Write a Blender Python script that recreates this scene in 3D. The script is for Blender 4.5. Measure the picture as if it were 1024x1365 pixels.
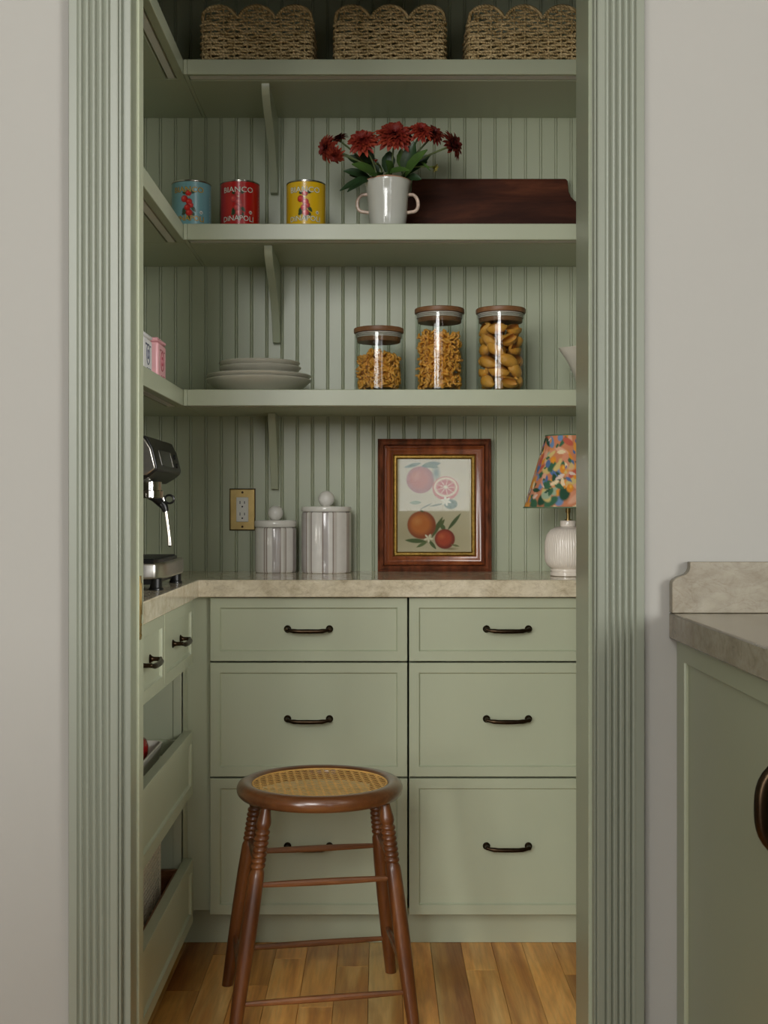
import bpy, bmesh, math, random
import numpy as np
from mathutils import Matrix, Vector
R = math.radians
PI = math.pi
for o in list(bpy.data.objects):
    bpy.data.objects.remove(o)
SC = bpy.context.scene
COL = SC.collection

def S(r, g, b):
    f = lambda c: (c / 255 / 12.92) if c / 255 <= 0.04045 else ((c / 255 + 0.055) / 1.055) ** 2.4
    return (f(r), f(g), f(b))

# ------------------------------------------------------------------ camera
# metres; x to the right, y away from the camera, z up; camera stands at x = y = 0
F, VX, VY, H = 1632.0, 504.0, 677.0, 1.089
cam = bpy.data.cameras.new('camera')
camo = bpy.data.objects.new('camera', cam)
COL.objects.link(camo)
cam.sensor_fit = 'HORIZONTAL'
cam.sensor_width = 36
cam.lens = 36 * F / 1024
cam.shift_x = (512 - VX) / 1024
cam.shift_y = -(682.5 - VY) / 1024
camo.location = (0, 0, H)
camo.rotation_euler = (R(90), 0, 0)
cam.clip_start = 0.02
SC.camera = camo

def X(px, d): return (px - VX) * d / F
def Z(py, d): return H - (py - VY) * d / F

# ------------------------------------------------------------------ world, light, exposure
w = bpy.data.worlds.new('world')
SC.world = w
w.use_nodes = True
w.node_tree.nodes['Background'].inputs[0].default_value = (0.75, 0.85, 1.0, 1)
w.node_tree.nodes['Background'].inputs[1].default_value = 1.0
SC.view_settings.view_transform = 'Standard'
SC.view_settings.look = 'None'
SC.view_settings.exposure = 0.0
SC.view_settings.gamma = 1.0
SC.view_settings.use_curve_mapping = False

# the kitchen's windows: (wall, a0, a1, z0, z1, radiance, colour); all unseen, some added only as fill
WINDOWS = [
    ('rear', -1.65, -0.20, 1.60, 3.65, 15.0, (1.0, 0.968, 0.92)),  # raised and enlarged to stand in for high light behind the camera
    ('rear', 0.14, 0.72, 1.51, 2.10, 2.8, (1.0, 0.968, 0.92)),
    ('rear', -3.2, -1.95, 0.15, 2.30, 12.5, (1.0, 0.968, 0.92)),  # added low opening, fills lower walls and floor with light
    ('rear', 1.0, 2.3, 0.20, 2.30, 2.5, (1.0, 0.968, 0.92)),  # added as weak fill for the low wall and left fronts
    ('right', -4.6, -1.8, 1.0, 3.4, 29.0, (1.0, 0.968, 0.92)),
]
KX0, KX1, KY0, KY1, KZ = -3.4, 4.5, -5.0, 2.05, 3.8
KYR = -2.4                                 # the rear wall
def window_light(wall, a0, a1, z0, z1, L, col):
    l = bpy.data.lights.new('window_daylight', 'AREA')
    l.shape = 'RECTANGLE'
    l.size, l.size_y = a1 - a0, z1 - z0
    l.energy = L * PI * l.size * l.size_y
    l.color = col
    o = bpy.data.objects.new('window_daylight', l)
    COL.objects.link(o)
    c, zc = (a0 + a1) / 2, (z0 + z1) / 2
    if wall == 'rear':
        o.location = (c, KYR - 0.09, zc); d = Vector((0, 1, 0))
    elif wall == 'right':
        o.location = (KX1 + 0.09, c, zc); d = Vector((-1, 0, 0))
    else:
        o.location = (KX0 - 0.09, c, zc); d = Vector((1, 0, 0))
    o.rotation_euler = d.to_track_quat('-Z', 'Y').to_euler()
for wv in WINDOWS:
    window_light(*wv)

# ------------------------------------------------------------------ mesh helpers
class MB:
    def __init__(self):
        self.v, self.f, self.c = [], [], []
    def add(self, vs, fs, M=None, cols=None):
        b = len(self.v)
        for p in vs:
            self.v.append(tuple(M @ Vector(p)) if M is not None else tuple(p))
        for q in fs:
            self.f.append(tuple(b + i for i in q))
        if cols is not None:
            while len(self.c) < b: self.c.append((1, 1, 1))
            self.c.extend(cols)
        return self
    def box(self, x0, x1, y0, y1, z0, z1, M=None):
        vs = [(x, y, z) for z in (z0, z1) for y in (y0, y1) for x in (x0, x1)]
        fs = [(0, 2, 3, 1), (4, 5, 7, 6), (0, 1, 5, 4), (2, 6, 7, 3), (0, 4, 6, 2), (1, 3, 7, 5)]
        return self.add(vs, fs, M)
    def prism(self, poly, axis, a0, a1, M=None):
        n = len(poly)
        def mk(p, a):
            if axis == 'x': return (a, p[0], p[1])
            if axis == 'y': return (p[0], a, p[1])
            return (p[0], p[1], a)
        vs = [mk(p, a0) for p in poly] + [mk(p, a1) for p in poly]
        fs = [tuple(range(n)), tuple(range(2 * n - 1, n - 1, -1))]
        for i in range(n):
            j = (i + 1) % n
            fs.append((i, i + n, j + n, j))
        return self.add(vs, fs, M)
    def lathe(self, prof, n=32, M=None, cap0=True, cap1=True, wob=None):
        vs, fs = [], []
        for (r, z) in prof:
            for k in range(n):
                a = 2 * PI * k / n
                rr = r * (wob(a, z) if wob else 1)
                vs.append((rr * math.cos(a), rr * math.sin(a), z))
        m = len(prof)
        for i in range(m - 1):
            for k in range(n):
                k2 = (k + 1) % n
                fs.append((i * n + k, i * n + k2, (i + 1) * n + k2, (i + 1) * n + k))
        if cap0 and prof[0][0] > 1e-6: fs.append(tuple(range(n - 1, -1, -1)))
        if cap1 and prof[-1][0] > 1e-6: fs.append(tuple((m - 1) * n + k for k in range(n)))
        return self.add(vs, fs, M)
    def tube(self, pts, rad, n=8, closed=False, M=None):
        pts = [Vector(p) for p in pts]
        m = len(pts)
        if not hasattr(rad, '__len__'): rad = [rad] * m
        vs, fs = [], []
        up = None
        for i, p in enumerate(pts):
            if closed: t = pts[(i + 1) % m] - pts[i - 1]
            else: t = pts[min(i + 1, m - 1)] - pts[max(i - 1, 0)]
            t.normalize()
            if up is None:
                up = t.orthogonal().normalized()
                if abs(t.z) < 0.9: up = (Vector((0, 0, 1)) - t * t.z).normalized()
            else:
                up = (up - t * up.dot(t))
                up = up.normalized() if up.length > 1e-6 else t.orthogonal().normalized()
            s = t.cross(up)
            for k in range(n):
                a = 2 * PI * k / n
                vs.append(p + (up * math.cos(a) + s * math.sin(a)) * rad[i])
        for i in range(m if closed else m - 1):
            i2 = (i + 1) % m
            for k in range(n):
                k2 = (k + 1) % n
                fs.append((i * n + k, i * n + k2, i2 * n + k2, i2 * n + k))
        if not closed:
            fs.append(tuple(range(n - 1, -1, -1)))
            fs.append(tuple((m - 1) * n + k for k in range(n)))
        return self.add(vs, fs, M)
    def sphere(self, c, r, n=20, m=12, sz=(1, 1, 1)):
        prof = [(max(1e-5, math.sin(PI * i / m)) * r, -math.cos(PI * i / m) * r) for i in range(m + 1)]
        return self.lathe(prof, n, Matrix.Translation(c) @ Matrix.Diagonal((sz[0], sz[1], sz[2], 1)), False, False)
    def mesh(self, name, smooth=35):
        me = bpy.data.meshes.new(name)
        me.from_pydata(self.v, [], self.f)
        bm = bmesh.new(); bm.from_mesh(me)
        bmesh.ops.recalc_face_normals(bm, faces=bm.faces)
        bm.to_mesh(me); bm.free()
        if self.c:
            while len(self.c) < len(self.v): self.c.append((1, 1, 1))
            at = me.color_attributes.new('Col', 'FLOAT_COLOR', 'POINT')
            at.data.foreach_set('color', np.array([(*c, 1) for c in self.c], dtype=np.float32).ravel())
        if smooth:
            me.polygons.foreach_set('use_smooth', [True] * len(me.polygons))
            me.set_sharp_from_angle(angle=R(smooth))
        me.update()
        return me

def tag(o, label=None, cat=None, group=None, kind=None):
    if label: o['label'] = label
    if cat: o['category'] = cat
    if group: o['group'] = group
    if kind: o['kind'] = kind
    return o

def thing(name, label, cat, loc=(0, 0, 0), rot=(0, 0, 0), group=None):
    o = bpy.data.objects.new(name, None)
    o.empty_display_size = 0.05
    COL.objects.link(o)
    o.location = loc
    o.rotation_euler = rot
    return tag(o, label, cat, group)

def obj(name, mb, mat, parent=None, smooth=35, bevel=0, world=False, label=None, kind=None, seg=2):
    me = mb if isinstance(mb, bpy.types.Mesh) else mb.mesh(name, smooth)
    o = bpy.data.objects.new(name, me)
    COL.objects.link(o)
    if mat is not None and not me.materials: me.materials.append(mat)
    if parent is not None:
        o.parent = parent
        if world: # geometry was given in world coordinates
            chain = Matrix.Identity(4)
            p = parent
            while p is not None:
                chain = p.matrix_parent_inverse @ p.matrix_basis @ chain
                p = p.parent
            o.matrix_parent_inverse = chain.inverted()
    if bevel:
        b = o.modifiers.new('bevel', 'BEVEL')
        b.width = bevel; b.segments = seg; b.limit_method = 'ANGLE'; b.angle_limit = R(40)
        b.harden_normals = False
    if label: o['label'] = label
    if kind: o['kind'] = kind
    return o

def struct(name, mb, mat, parent=None, label=None, **k):
    o = obj(name, mb, mat, parent, **k)
    if parent is None:
        o['kind'] = 'structure'
        if label: o['label'] = label
    return o

def dup(root, loc=None, label=None, rot=None):
    def cp(o, parent):
        c = o.copy(); COL.objects.link(c); c.parent = parent
        for ch in list(o.children): cp(ch, c)
        return c
    r = cp(root, None)
    if loc is not None: r.location = loc
    if rot is not None: r.rotation_euler = rot
    if label: r['label'] = label
    return r

# ------------------------------------------------------------------ materials
def new_mat(name):
    m = bpy.data.materials.new(name); m.use_nodes = True
    nt = m.node_tree
    return m, nt, nt.nodes['Principled BSDF']
def node(nt, t, **k):
    n = nt.nodes.new(t)
    for a, b in k.items(): setattr(n, a, b)
    return n
def mix_rgb(nt, fac, a, b, mode='MIX'):
    n = node(nt, 'ShaderNodeMix', data_type='RGBA', blend_type=mode)
    for s, v in ((0, fac), (6, a), (7, b)):
        if isinstance(v, bpy.types.NodeSocket): nt.links.new(v, n.inputs[s])
        elif s == 0: n.inputs[0].default_value = v
        else: n.inputs[s].default_value = (*v, 1) if len(v) == 3 else v
    return n.outputs[2]
def coords(nt, scale=(1, 1, 1), rnd=False, kind='Object'):
    tc = node(nt, 'ShaderNodeTexCoord')
    mp = node(nt, 'ShaderNodeMapping')
    mp.inputs['Scale'].default_value = scale
    nt.links.new(tc.outputs[kind], mp.inputs['Vector'])
    if rnd:
        oi = node(nt, 'ShaderNodeObjectInfo')
        ml = node(nt, 'ShaderNodeMath', operation='MULTIPLY'); ml.inputs[1].default_value = 37.0
        nt.links.new(oi.outputs['Random'], ml.inputs[0])
        cb = node(nt, 'ShaderNodeCombineXYZ')
        for i in range(3): nt.links.new(ml.outputs[0], cb.inputs[i])
        nt.links.new(cb.outputs[0], mp.inputs['Location'])
    return mp.outputs[0]
def noise(nt, vec, scale, detail=4, rough=0.5, dist=0):
    n = node(nt, 'ShaderNodeTexNoise')
    n.inputs['Scale'].default_value = scale; n.inputs['Detail'].default_value = detail
    n.inputs['Roughness'].default_value = rough; n.inputs['Distortion'].default_value = dist
    nt.links.new(vec, n.inputs['Vector'])
    return n.outputs['Fac']
def ramp(nt, fac, stops):
    n = node(nt, 'ShaderNodeValToRGB')
    e = n.color_ramp.elements
    while len(e) < len(stops): e.new(0.5)
    for i, (p, c) in enumerate(stops):
        e[i].position = p; e[i].color = (*c, 1)
    nt.links.new(fac, n.inputs[0])
    return n.outputs[0]
def bump(nt, bsdf, h, strength=0.1, dist=0.001):
    b = node(nt, 'ShaderNodeBump')
    b.inputs['Strength'].default_value = strength; b.inputs['Distance'].default_value = dist
    nt.links.new(h, b.inputs['Height']); nt.links.new(b.outputs[0], bsdf.inputs['Normal'])
def sc3(c, k): return tuple(min(1, x * k) for x in c)

def plain(name, col, rough=0.5, metal=0, nscale=20, namt=0.05, bscale=0, bstr=0.1, coat=0, stretch=(1, 1, 1), ior=1.5, sheen=0):
    m, nt, b = new_mat(name)
    v = coords(nt, stretch)
    f = noise(nt, v, nscale)
    c = ramp(nt, f, [(0.3, sc3(col, 1 - namt)), (0.7, sc3(col, 1 + namt))])
    nt.links.new(c, b.inputs['Base Color'])
    b.inputs['Roughness'].default_value = rough
    b.inputs['Metallic'].default_value = metal
    b.inputs['Coat Weight'].default_value = coat
    b.inputs['Coat Roughness'].default_value = 0.1
    b.inputs['IOR'].default_value = ior
    if bscale: bump(nt, b, noise(nt, v, bscale), bstr)
    return m

def wood(name, dark, mid, light, axis='y', rough=0.4, scale=9, rnd=0.25, coat=0.0, stretch=14.0, rings=True):
    m, nt, b = new_mat(name)
    st = {'x': (1 / stretch, 1, 1), 'y': (1, 1 / stretch, 1), 'z': (1, 1, 1 / stretch)}[axis]
    v = coords(nt, st, rnd=True)
    f = noise(nt, v, scale, 6, 0.6, 1.2)
    fine = noise(nt, v, scale * 14, 3, 0.6)
    c = ramp(nt, f, [(0.28, dark), (0.5, mid), (0.74, light)])
    fc = ramp(nt, fine, [(0.35, (0.72, 0.72, 0.72)), (0.6, (1, 1, 1))])
    c = mix_rgb(nt, 0.55, c, fc, 'MULTIPLY')
    if rings:
        wv = node(nt, 'ShaderNodeTexWave', wave_type='RINGS')
        wv.inputs['Scale'].default_value = scale * 0.9; wv.inputs['Distortion'].default_value = 6
        wv.inputs['Detail'].default_value = 2; wv.inputs['Detail Scale'].default_value = 1.5
        nt.links.new(v, wv.inputs['Vector'])
        rc = ramp(nt, wv.outputs['Fac'], [(0.15, (0.72, 0.64, 0.55)), (0.5, (1, 1, 1))])
        c = mix_rgb(nt, 0.75, c, rc, 'MULTIPLY')
    if rnd:
        oi = node(nt, 'ShaderNodeObjectInfo')
        mr = node(nt, 'ShaderNodeMapRange')
        mr.inputs['To Min'].default_value = 1 - rnd; mr.inputs['To Max'].default_value = 1 + rnd
        nt.links.new(oi.outputs['Random'], mr.inputs['Value'])
        cc = node(nt, 'ShaderNodeCombineColor')
        for i in range(3): nt.links.new(mr.outputs[0], cc.inputs[i])
        c = mix_rgb(nt, 1.0, c, cc.outputs[0], 'MULTIPLY')
    nt.links.new(c, b.inputs['Base Color'])
    b.inputs['Roughness'].default_value = rough
    b.inputs['Coat Weight'].default_value = coat
    b.inputs['Coat Roughness'].default_value = 0.15
    bump(nt, b, fine, 0.12, 0.0008)
    return m

def stone(name, base, vein, pale, rough=0.12, bumpy=0.0, scale=7):
    m, nt, b = new_mat(name)
    v = coords(nt, (1, 1.3, 1.6))
    f1 = noise(nt, v, scale, 8, 0.65, 1.5)
    f2 = noise(nt, v, scale * 5, 6, 0.7, 0.6)
    c = ramp(nt, f1, [(0.3, vein), (0.47, base), (0.68, pale)])
    c2 = ramp(nt, f2, [(0.32, sc3(vein, 0.9)), (0.5, base), (0.66, sc3(pale, 1.05))])
    c = mix_rgb(nt, 0.45, c, c2)
    f3 = noise(nt, v, scale * 1.6, 5, 0.55, 3.0)
    vn = ramp(nt, f3, [(0.485, (1, 1, 1)), (0.5, (0.68, 0.62, 0.55)), (0.515, (1, 1, 1))])
    c = mix_rgb(nt, 0.5, c, vn, 'MULTIPLY')
    nt.links.new(c, b.inputs['Base Color'])
    b.inputs['Roughness'].default_value = rough
    return m

def vcol(name, rough=0.6, coat=0, fuzz=0.0, fscale=300, metal=0):
    m, nt, b = new_mat(name)
    a = node(nt, 'ShaderNodeAttribute'); a.attribute_name = 'Col'
    c = a.outputs['Color']
    v = coords(nt)
    f = noise(nt, v, fscale, 3)
    c = mix_rgb(nt, fuzz, c, ramp(nt, f, [(0.3, (0.6, 0.6, 0.6)), (0.7, (1, 1, 1))]), 'MULTIPLY')
    nt.links.new(c, b.inputs['Base Color'])
    b.inputs['Roughness'].default_value = rough; b.inputs['Coat Weight'].default_value = coat
    b.inputs['Metallic'].default_value = metal
    return m

def glass_mat(name, tint=(0.96, 0.98, 0.97), boost=1.0):
    m = bpy.data.materials.new(name); m.use_nodes = True
    nt = m.node_tree; nt.nodes.clear()
    out = node(nt, 'ShaderNodeOutputMaterial')
    tr = node(nt, 'ShaderNodeBsdfTransparent'); tr.inputs[0].default_value = (*tint, 1)
    gl = node(nt, 'ShaderNodeBsdfGlossy'); gl.inputs['Roughness'].default_value = 0.02
    lw = node(nt, 'ShaderNodeLayerWeight'); lw.inputs['Blend'].default_value = 0.5
    pw_ = node(nt, 'ShaderNodeMath', operation='POWER'); pw_.inputs[1].default_value = 5.0
    nt.links.new(lw.outputs['Facing'], pw_.inputs[0])
    ml = node(nt, 'ShaderNodeMath', operation='MULTIPLY_ADD'); ml.inputs[1].default_value = 0.9 * boost; ml.inputs[2].default_value = 0.038 * boost; ml.use_clamp = True
    nt.links.new(pw_.outputs[0], ml.inputs[0])
    mx = node(nt, 'ShaderNodeMixShader')
    nt.links.new(ml.outputs[0], mx.inputs[0]); nt.links.new(tr.outputs[0], mx.inputs[1]); nt.links.new(gl.outputs[0], mx.inputs[2])
    nt.links.new(mx.outputs[0], out.inputs[0])
    return m

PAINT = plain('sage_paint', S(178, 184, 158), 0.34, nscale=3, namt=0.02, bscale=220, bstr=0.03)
KWALL = plain('dark_sage_wall', S(112, 116, 100), 0.6, nscale=3, namt=0.02)  # unseen kitchen walls, darkened to cut bounced light
KCAB = plain('kitchen_cabinet_paint', S(126, 131, 110), 0.34, nscale=3, namt=0.02, bscale=220, bstr=0.03)  # pantry sage darkened: the cabinet's shade is put into its colour
JAMB = plain('sage_jamb_paint', S(138, 144, 124), 0.3, nscale=3, namt=0.02, bscale=220, bstr=0.03)  # same sage toned down to offset strong light at the doorway
TRIM = plain('sage_trim_paint', S(110, 114, 101), 0.36, nscale=3, namt=0.02, bscale=220, bstr=0.03)  # same sage, darker still, in place of weaker light on the casings
WALL = plain('plaster_white', S(138, 136, 130), 0.75, nscale=2, namt=0.012, bscale=160, bstr=0.04)
CEIL = plain('ceiling_white', S(205, 203, 197), 0.8, nscale=2, namt=0.01)
OAK = wood('oak_plank', S(182, 108, 40), S(234, 172, 90), S(252, 214, 140), 'y', 0.42, 9, 0.30, 0.08)
OAKF = wood('oak_floor', S(96, 60, 32), S(122, 82, 48), S(140, 100, 62), 'y', 0.42, 9, 0.0)  # oak darkened on the unseen kitchen floor so less light bounces up
MARBLE = stone('taupe_marble', S(212, 201, 174), S(166, 150, 122), S(232, 223, 201))
QUARTZ = stone('grey_taupe_quartzite', S(118, 110, 94), S(88, 77, 60), S(132, 126, 111), 0.2, scale=5)
BRONZE = plain('dark_bronze', S(58, 46, 34), 0.32, 1.0, 60, 0.25)
BRASS = plain('aged_brass', S(158, 136, 88), 0.38, 1.0, 40, 0.12)
GOLD = plain('dull_gold', S(150, 120, 60), 0.38, 1.0, 120, 0.3)
STEEL = plain('brushed_steel', S(196, 192, 184), 0.33, 1.0, 30, 0.04, stretch=(1, 1, 8))
CHROME = plain('chrome', S(214, 210, 204), 0.08, 1.0, 10, 0.01)
BLACK = plain('black_plastic', S(20, 20, 19), 0.35, 0, 30, 0.1)
BLACKGL = plain('black_gloss', S(16, 16, 15), 0.12, 0, 30, 0.1)
LEDGREY = plain('led_diffuser', S(226, 225, 221), 0.6, 0, 50, 0.02)
WHITECER = plain('white_glaze', S(236, 233, 225), 0.12, 0, 8, 0.03, coat=0.4)
CREAM = plain('cream_stoneware', S(206, 200, 184), 0.28, 0, 40, 0.04)
DARKGAP = plain('shadow_gap', S(22, 22, 18), 0.8)
GLASS = glass_mat('clear_glass')
PANE = glass_mat('window_glass', (0.98, 0.99, 1.0))

# ------------------------------------------------------------------ dimensions
YB = 3.40                                  # pantry back wall (front of the boards)
PX0, PX1 = -0.80, 0.68                     # pantry side walls
JL, JR = -0.413, 0.3517                    # door jamb faces
YW1 = 2.17                                 # pantry side of the partition
HEAD = 2.235                               # door head
SHELF_F = 3.057                            # front of back shelves
SHELF_LX = -0.487                          # front of left shelves
CT = 0.914                                 # counter top height

# ------------------------------------------------------------------ setting
def wall_cells(mb, axis, p0, p1, a0, a1, z0, z1, holes):
    A = sorted({a0, a1, *[h[0] for h in holes], *[h[1] for h in holes]})
    ZZ = sorted({z0, z1, *[h[2] for h in holes], *[h[3] for h in holes]})
    for i in range(len(A) - 1):
        for j in range(len(ZZ) - 1):
            ac, zc = (A[i] + A[i + 1]) / 2, (ZZ[j] + ZZ[j + 1]) / 2
            if any(h[0] < ac < h[1] and h[2] < zc < h[3] for h in holes): continue
            if axis == 'x': mb.box(A[i], A[i + 1], p0, p1, ZZ[j], ZZ[j + 1])
            else: mb.box(p0, p1, A[i], A[i + 1], ZZ[j], ZZ[j + 1])
    return mb

FLR = struct('floor', MB().box(KX0 - .15, KX1 + .15, KY0 - .15, 1.0, -0.1, 0).box(KX0 - .15, -0.86, 1.0, 2.1, -0.1, 0)
             .box(0.74, KX1 + .15, 1.0, 2.1, -0.1, 0).box(-0.86, 0.74, 1.0, 3.55, -0.1, -0.014), OAKF, label='warm oak strip floor')
random.seed(4)
pw = 0.0762
for i in range(21):
    x0 = -0.86 + i * pw
    if x0 > 0.73: break
    x1 = min(x0 + pw, 0.74)
    y = 1.0
    first = random.uniform(0.5, 2.1)
    cuts = []
    yy = 1.0 + first
    while yy < 3.3:
        cuts.append(yy); yy += random.uniform(0.9, 1.7)
    for yb in cuts + [3.42]:
        struct('plank', MB().box(x0 + .0004, x1 - .0004, y + .0004, yb - .0004, -0.0139, 0), OAK, FLR, smooth=0, bevel=0.0006, seg=1)
        y = yb
struct('ceiling', MB().box(KX0 - .15, KX1 + .15, KY0 - .15, 3.55, KZ, KZ + .1), CEIL, label='plain white ceiling')
struct('wall_front', wall_cells(MB(), 'x', KY1, YW1, KX0, KX1, 0, KZ, [(JL - .02, JR + .02, -1, HEAD + .02)]), WALL,
       label='off-white plaster wall around the pantry doorway')
holes = {k: [(a0, a1, z0, z1) for (wl, a0, a1, z0, z1, *_r) in WINDOWS if wl == k] for k in ('rear', 'left', 'right')}
struct('wall_rear', wall_cells(MB(), 'x', KYR - .12, KYR, KX0, 2.6, 0, KZ, holes['rear']).box(2.6, KX1, KY0 - .12, KY0, 0, KZ).box(2.6 - .1, 2.6, KY0 - .12, KYR, 0, KZ), KWALL, label='kitchen wall behind the viewer')
struct('wall_kitchen_left', wall_cells(MB(), 'y', KX0 - .12, KX0, KY0 - .12, KY1 + .12, 0, KZ, holes['left']), KWALL, label='kitchen side wall on the left')
struct('wall_kitchen_right', wall_cells(MB(), 'y', KX1, KX1 + .12, KY0 - .12, KY1 + .12, 0, KZ, holes['right']), KWALL, label='kitchen side wall on the right')
struct('wall_right', MB().box(PX1, PX1 + .1, YW1, YB + .1, 0, KZ), PAINT, label='sage painted right wall of the pantry')
for n, (wl, a0, a1, z0, z1, *_r) in enumerate(WINDOWS):
    fr, ps = MB(), MB()
    def bx(mb, u0, u1, d0, d1, v0, v1):
        if wl == 'rear': mb.box(u0, u1, KYR + d0, KYR + d1, v0, v1)
        elif wl == 'right': mb.box(KX1 - d1, KX1 - d0, u0, u1, v0, v1)
        else: mb.box(KX0 + d0, KX0 + d1, u0, u1, v0, v1)
    for (u0, u1, v0, v1) in ((a0 - .06, a0 + .02, z0 - .06, z1 + .06), (a1 - .02, a1 + .06, z0 - .06, z1 + .06),
                             (a0, a1, z0 - .06, z0 + .02), (a0, a1, z1 - .02, z1 + .06)):
        bx(fr, u0, u1, -0.05, 0.02, v0, v1)
    if a1 - a0 > 1: bx(fr, (a0 + a1) / 2 - .015, (a0 + a1) / 2 + .015, -0.05, -0.01, z0, z1)
    wo = struct('window_%d' % (n + 1), fr, WALL, label='white framed kitchen window letting in daylight')
    mid = (a0 + a1) / 2
    for (u0, u1) in (((a0 + .02, mid - .015), (mid + .015, a1 - .02)) if a1 - a0 > 1 else ((a0 + .02, a1 - .02),)):
        p_ = MB(); bx(p_, u0, u1, -0.035, -0.031, z0 + .02, z1 - .02)
        struct('pane', p_, PANE, wo)

# beadboard: one tongue-and-groove board, repeated
BW = 0.0423
def board_mesh(z0, z1):
    prof = [(0.0, 0.0035), (0.0012, 0.0004), (0.0022, 0)]
    prof += [(BW - 0.0078, 0), (BW - 0.0070, 0.0004), (BW - 0.0062, 0.0034)]
    for k in range(1, 6):
        a = PI * k / 6
        prof.append((BW - 0.0031 - 0.0031 * math.cos(a) * 0.9, 0.0034 - 0.0032 * math.sin(a)))
    prof += [(BW, 0.0035)]
    poly = prof + [(BW, 0.014), (0, 0.014)]
    return MB().prism([(a, b) for a, b in poly], 'z', z0, z1).mesh('board', 14)
BM_ = board_mesh(0.86, KZ)
WB = struct('wall_back', MB().box(PX0 - .1, PX1 + .1, YB + .0135, YB + .12, 0, KZ), PAINT, label='sage green beadboard back wall of the pantry')
seam = -0.0552 + 0.0031
i0 = int(math.floor((PX0 - seam) / BW))
k = i0
while seam + (k) * BW < PX1:
    x0 = seam + k * BW
    o = struct('board', BM_, PAINT, WB); o.location = (x0, YB, 0)
    k += 1
WL = struct('wall_left', MB().box(PX0 - .1, PX0 - .0135, YW1, YB + .02, 0, KZ), PAINT, label='sage green beadboard left wall of the pantry')
for k in range(int((YB - YW1) / BW)):
    o = struct('board', BM_, PAINT, WL); o.location = (PX0, YB - k * BW - 0.0005, 0); o.rotation_euler = (0, 0, R(-90))
    o.rotation_euler = (0, 0, R(90)); o.location = (PX0, YB - (k + 1) * BW, 0)

# fluted casings (profile across the width, thickness towards the room)
def casing(name, xs, label):
    x_in, x_out = xs                       # inner (door side) and outer edge
    wdt = abs(x_out - x_in); sg = 1 if x_out > x_in else -1
    prof = [(0, 0), (0, 0.014), (0.0018, 0.0172), (0.004, 0.0172), (0.0052, 0.0150), (0.0064, 0.018), (0.008, 0.019)]
    fl0, fl1, nf = 0.0185, wdt - 0.0135, 5
    fw = (fl1 - fl0) / nf
    prof += [(fl0, 0.019)]
    for q in range(nf):
        a = fl0 + q * fw
        for s in range(1, 10):
            t = s / 10
            prof.append((a + fw * (0.04 + 0.92 * t), 0.019 - 0.0046 * (1 - (2 * t - 1) ** 2)))
        prof.append((a + fw, 0.019))
    prof += [(wdt - 0.001, 0.019), (wdt, 0.018), (wdt, 0)]
    mb = MB().prism([(x_in + sg * a, KY1 - b) for a, b in prof], 'z', 0, HEAD + 0.01)
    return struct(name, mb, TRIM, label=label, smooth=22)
casing('trim_1', (-0.4255, -0.5137), 'fluted sage door casing left of the opening')
casing('trim_2', (0.3577, 0.4425), 'fluted sage door casing right of the opening')
struct('trim_3', MB().box(-0.52, 0.45, KY1 - .02, KY1, HEAD + .01, HEAD + .11), TRIM, label='sage head casing above the doorway', bevel=.002)
# jambs: the left one is split around a pocket door
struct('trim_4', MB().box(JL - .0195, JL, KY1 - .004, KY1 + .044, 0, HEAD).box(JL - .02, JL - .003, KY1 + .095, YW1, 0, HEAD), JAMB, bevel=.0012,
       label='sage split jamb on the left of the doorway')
struct('trim_7', MB().box(JL - .0195, JL - .0006, KY1 - .0062, KY1 - .0042, 0, HEAD), TRIM, label='narrow sage reveal strip beside the left casing')  # added facing, its dark tone dims the over-lit jamb edge
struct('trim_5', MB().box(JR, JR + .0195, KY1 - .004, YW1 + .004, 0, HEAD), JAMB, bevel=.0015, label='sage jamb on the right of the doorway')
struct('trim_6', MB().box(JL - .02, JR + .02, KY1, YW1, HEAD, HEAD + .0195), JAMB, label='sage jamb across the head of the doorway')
d1 = struct('door_1', MB().box(JL - .6, JL + .003, KY1 + .050, KY1 + .090, 0.01, HEAD - .002), PAINT, bevel=.0015, label='sage pocket door slid into the left wall')
xe = JL + .003
pull = MB().box(xe, xe + .0016, KY1 + .0535, KY1 + .0665, 0.862, 0.972)
pull.box(xe + .0016, xe + .0032, KY1 + .0555, KY1 + .0645, 0.905, 0.960)
obj('edge_pull', pull, BRASS, d1, bevel=.0006, label='brass edge pull')
for zz in (0.869, 0.888):
    obj('screw', MB().lathe([(0.0028, 0), (0.0028, .001), (0.001, .0018)], 12, Matrix.Translation((xe + .0014, KY1 + .060, zz)) @ Matrix.Rotation(R(90), 4, 'Y')), BRASS, d1)

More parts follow.
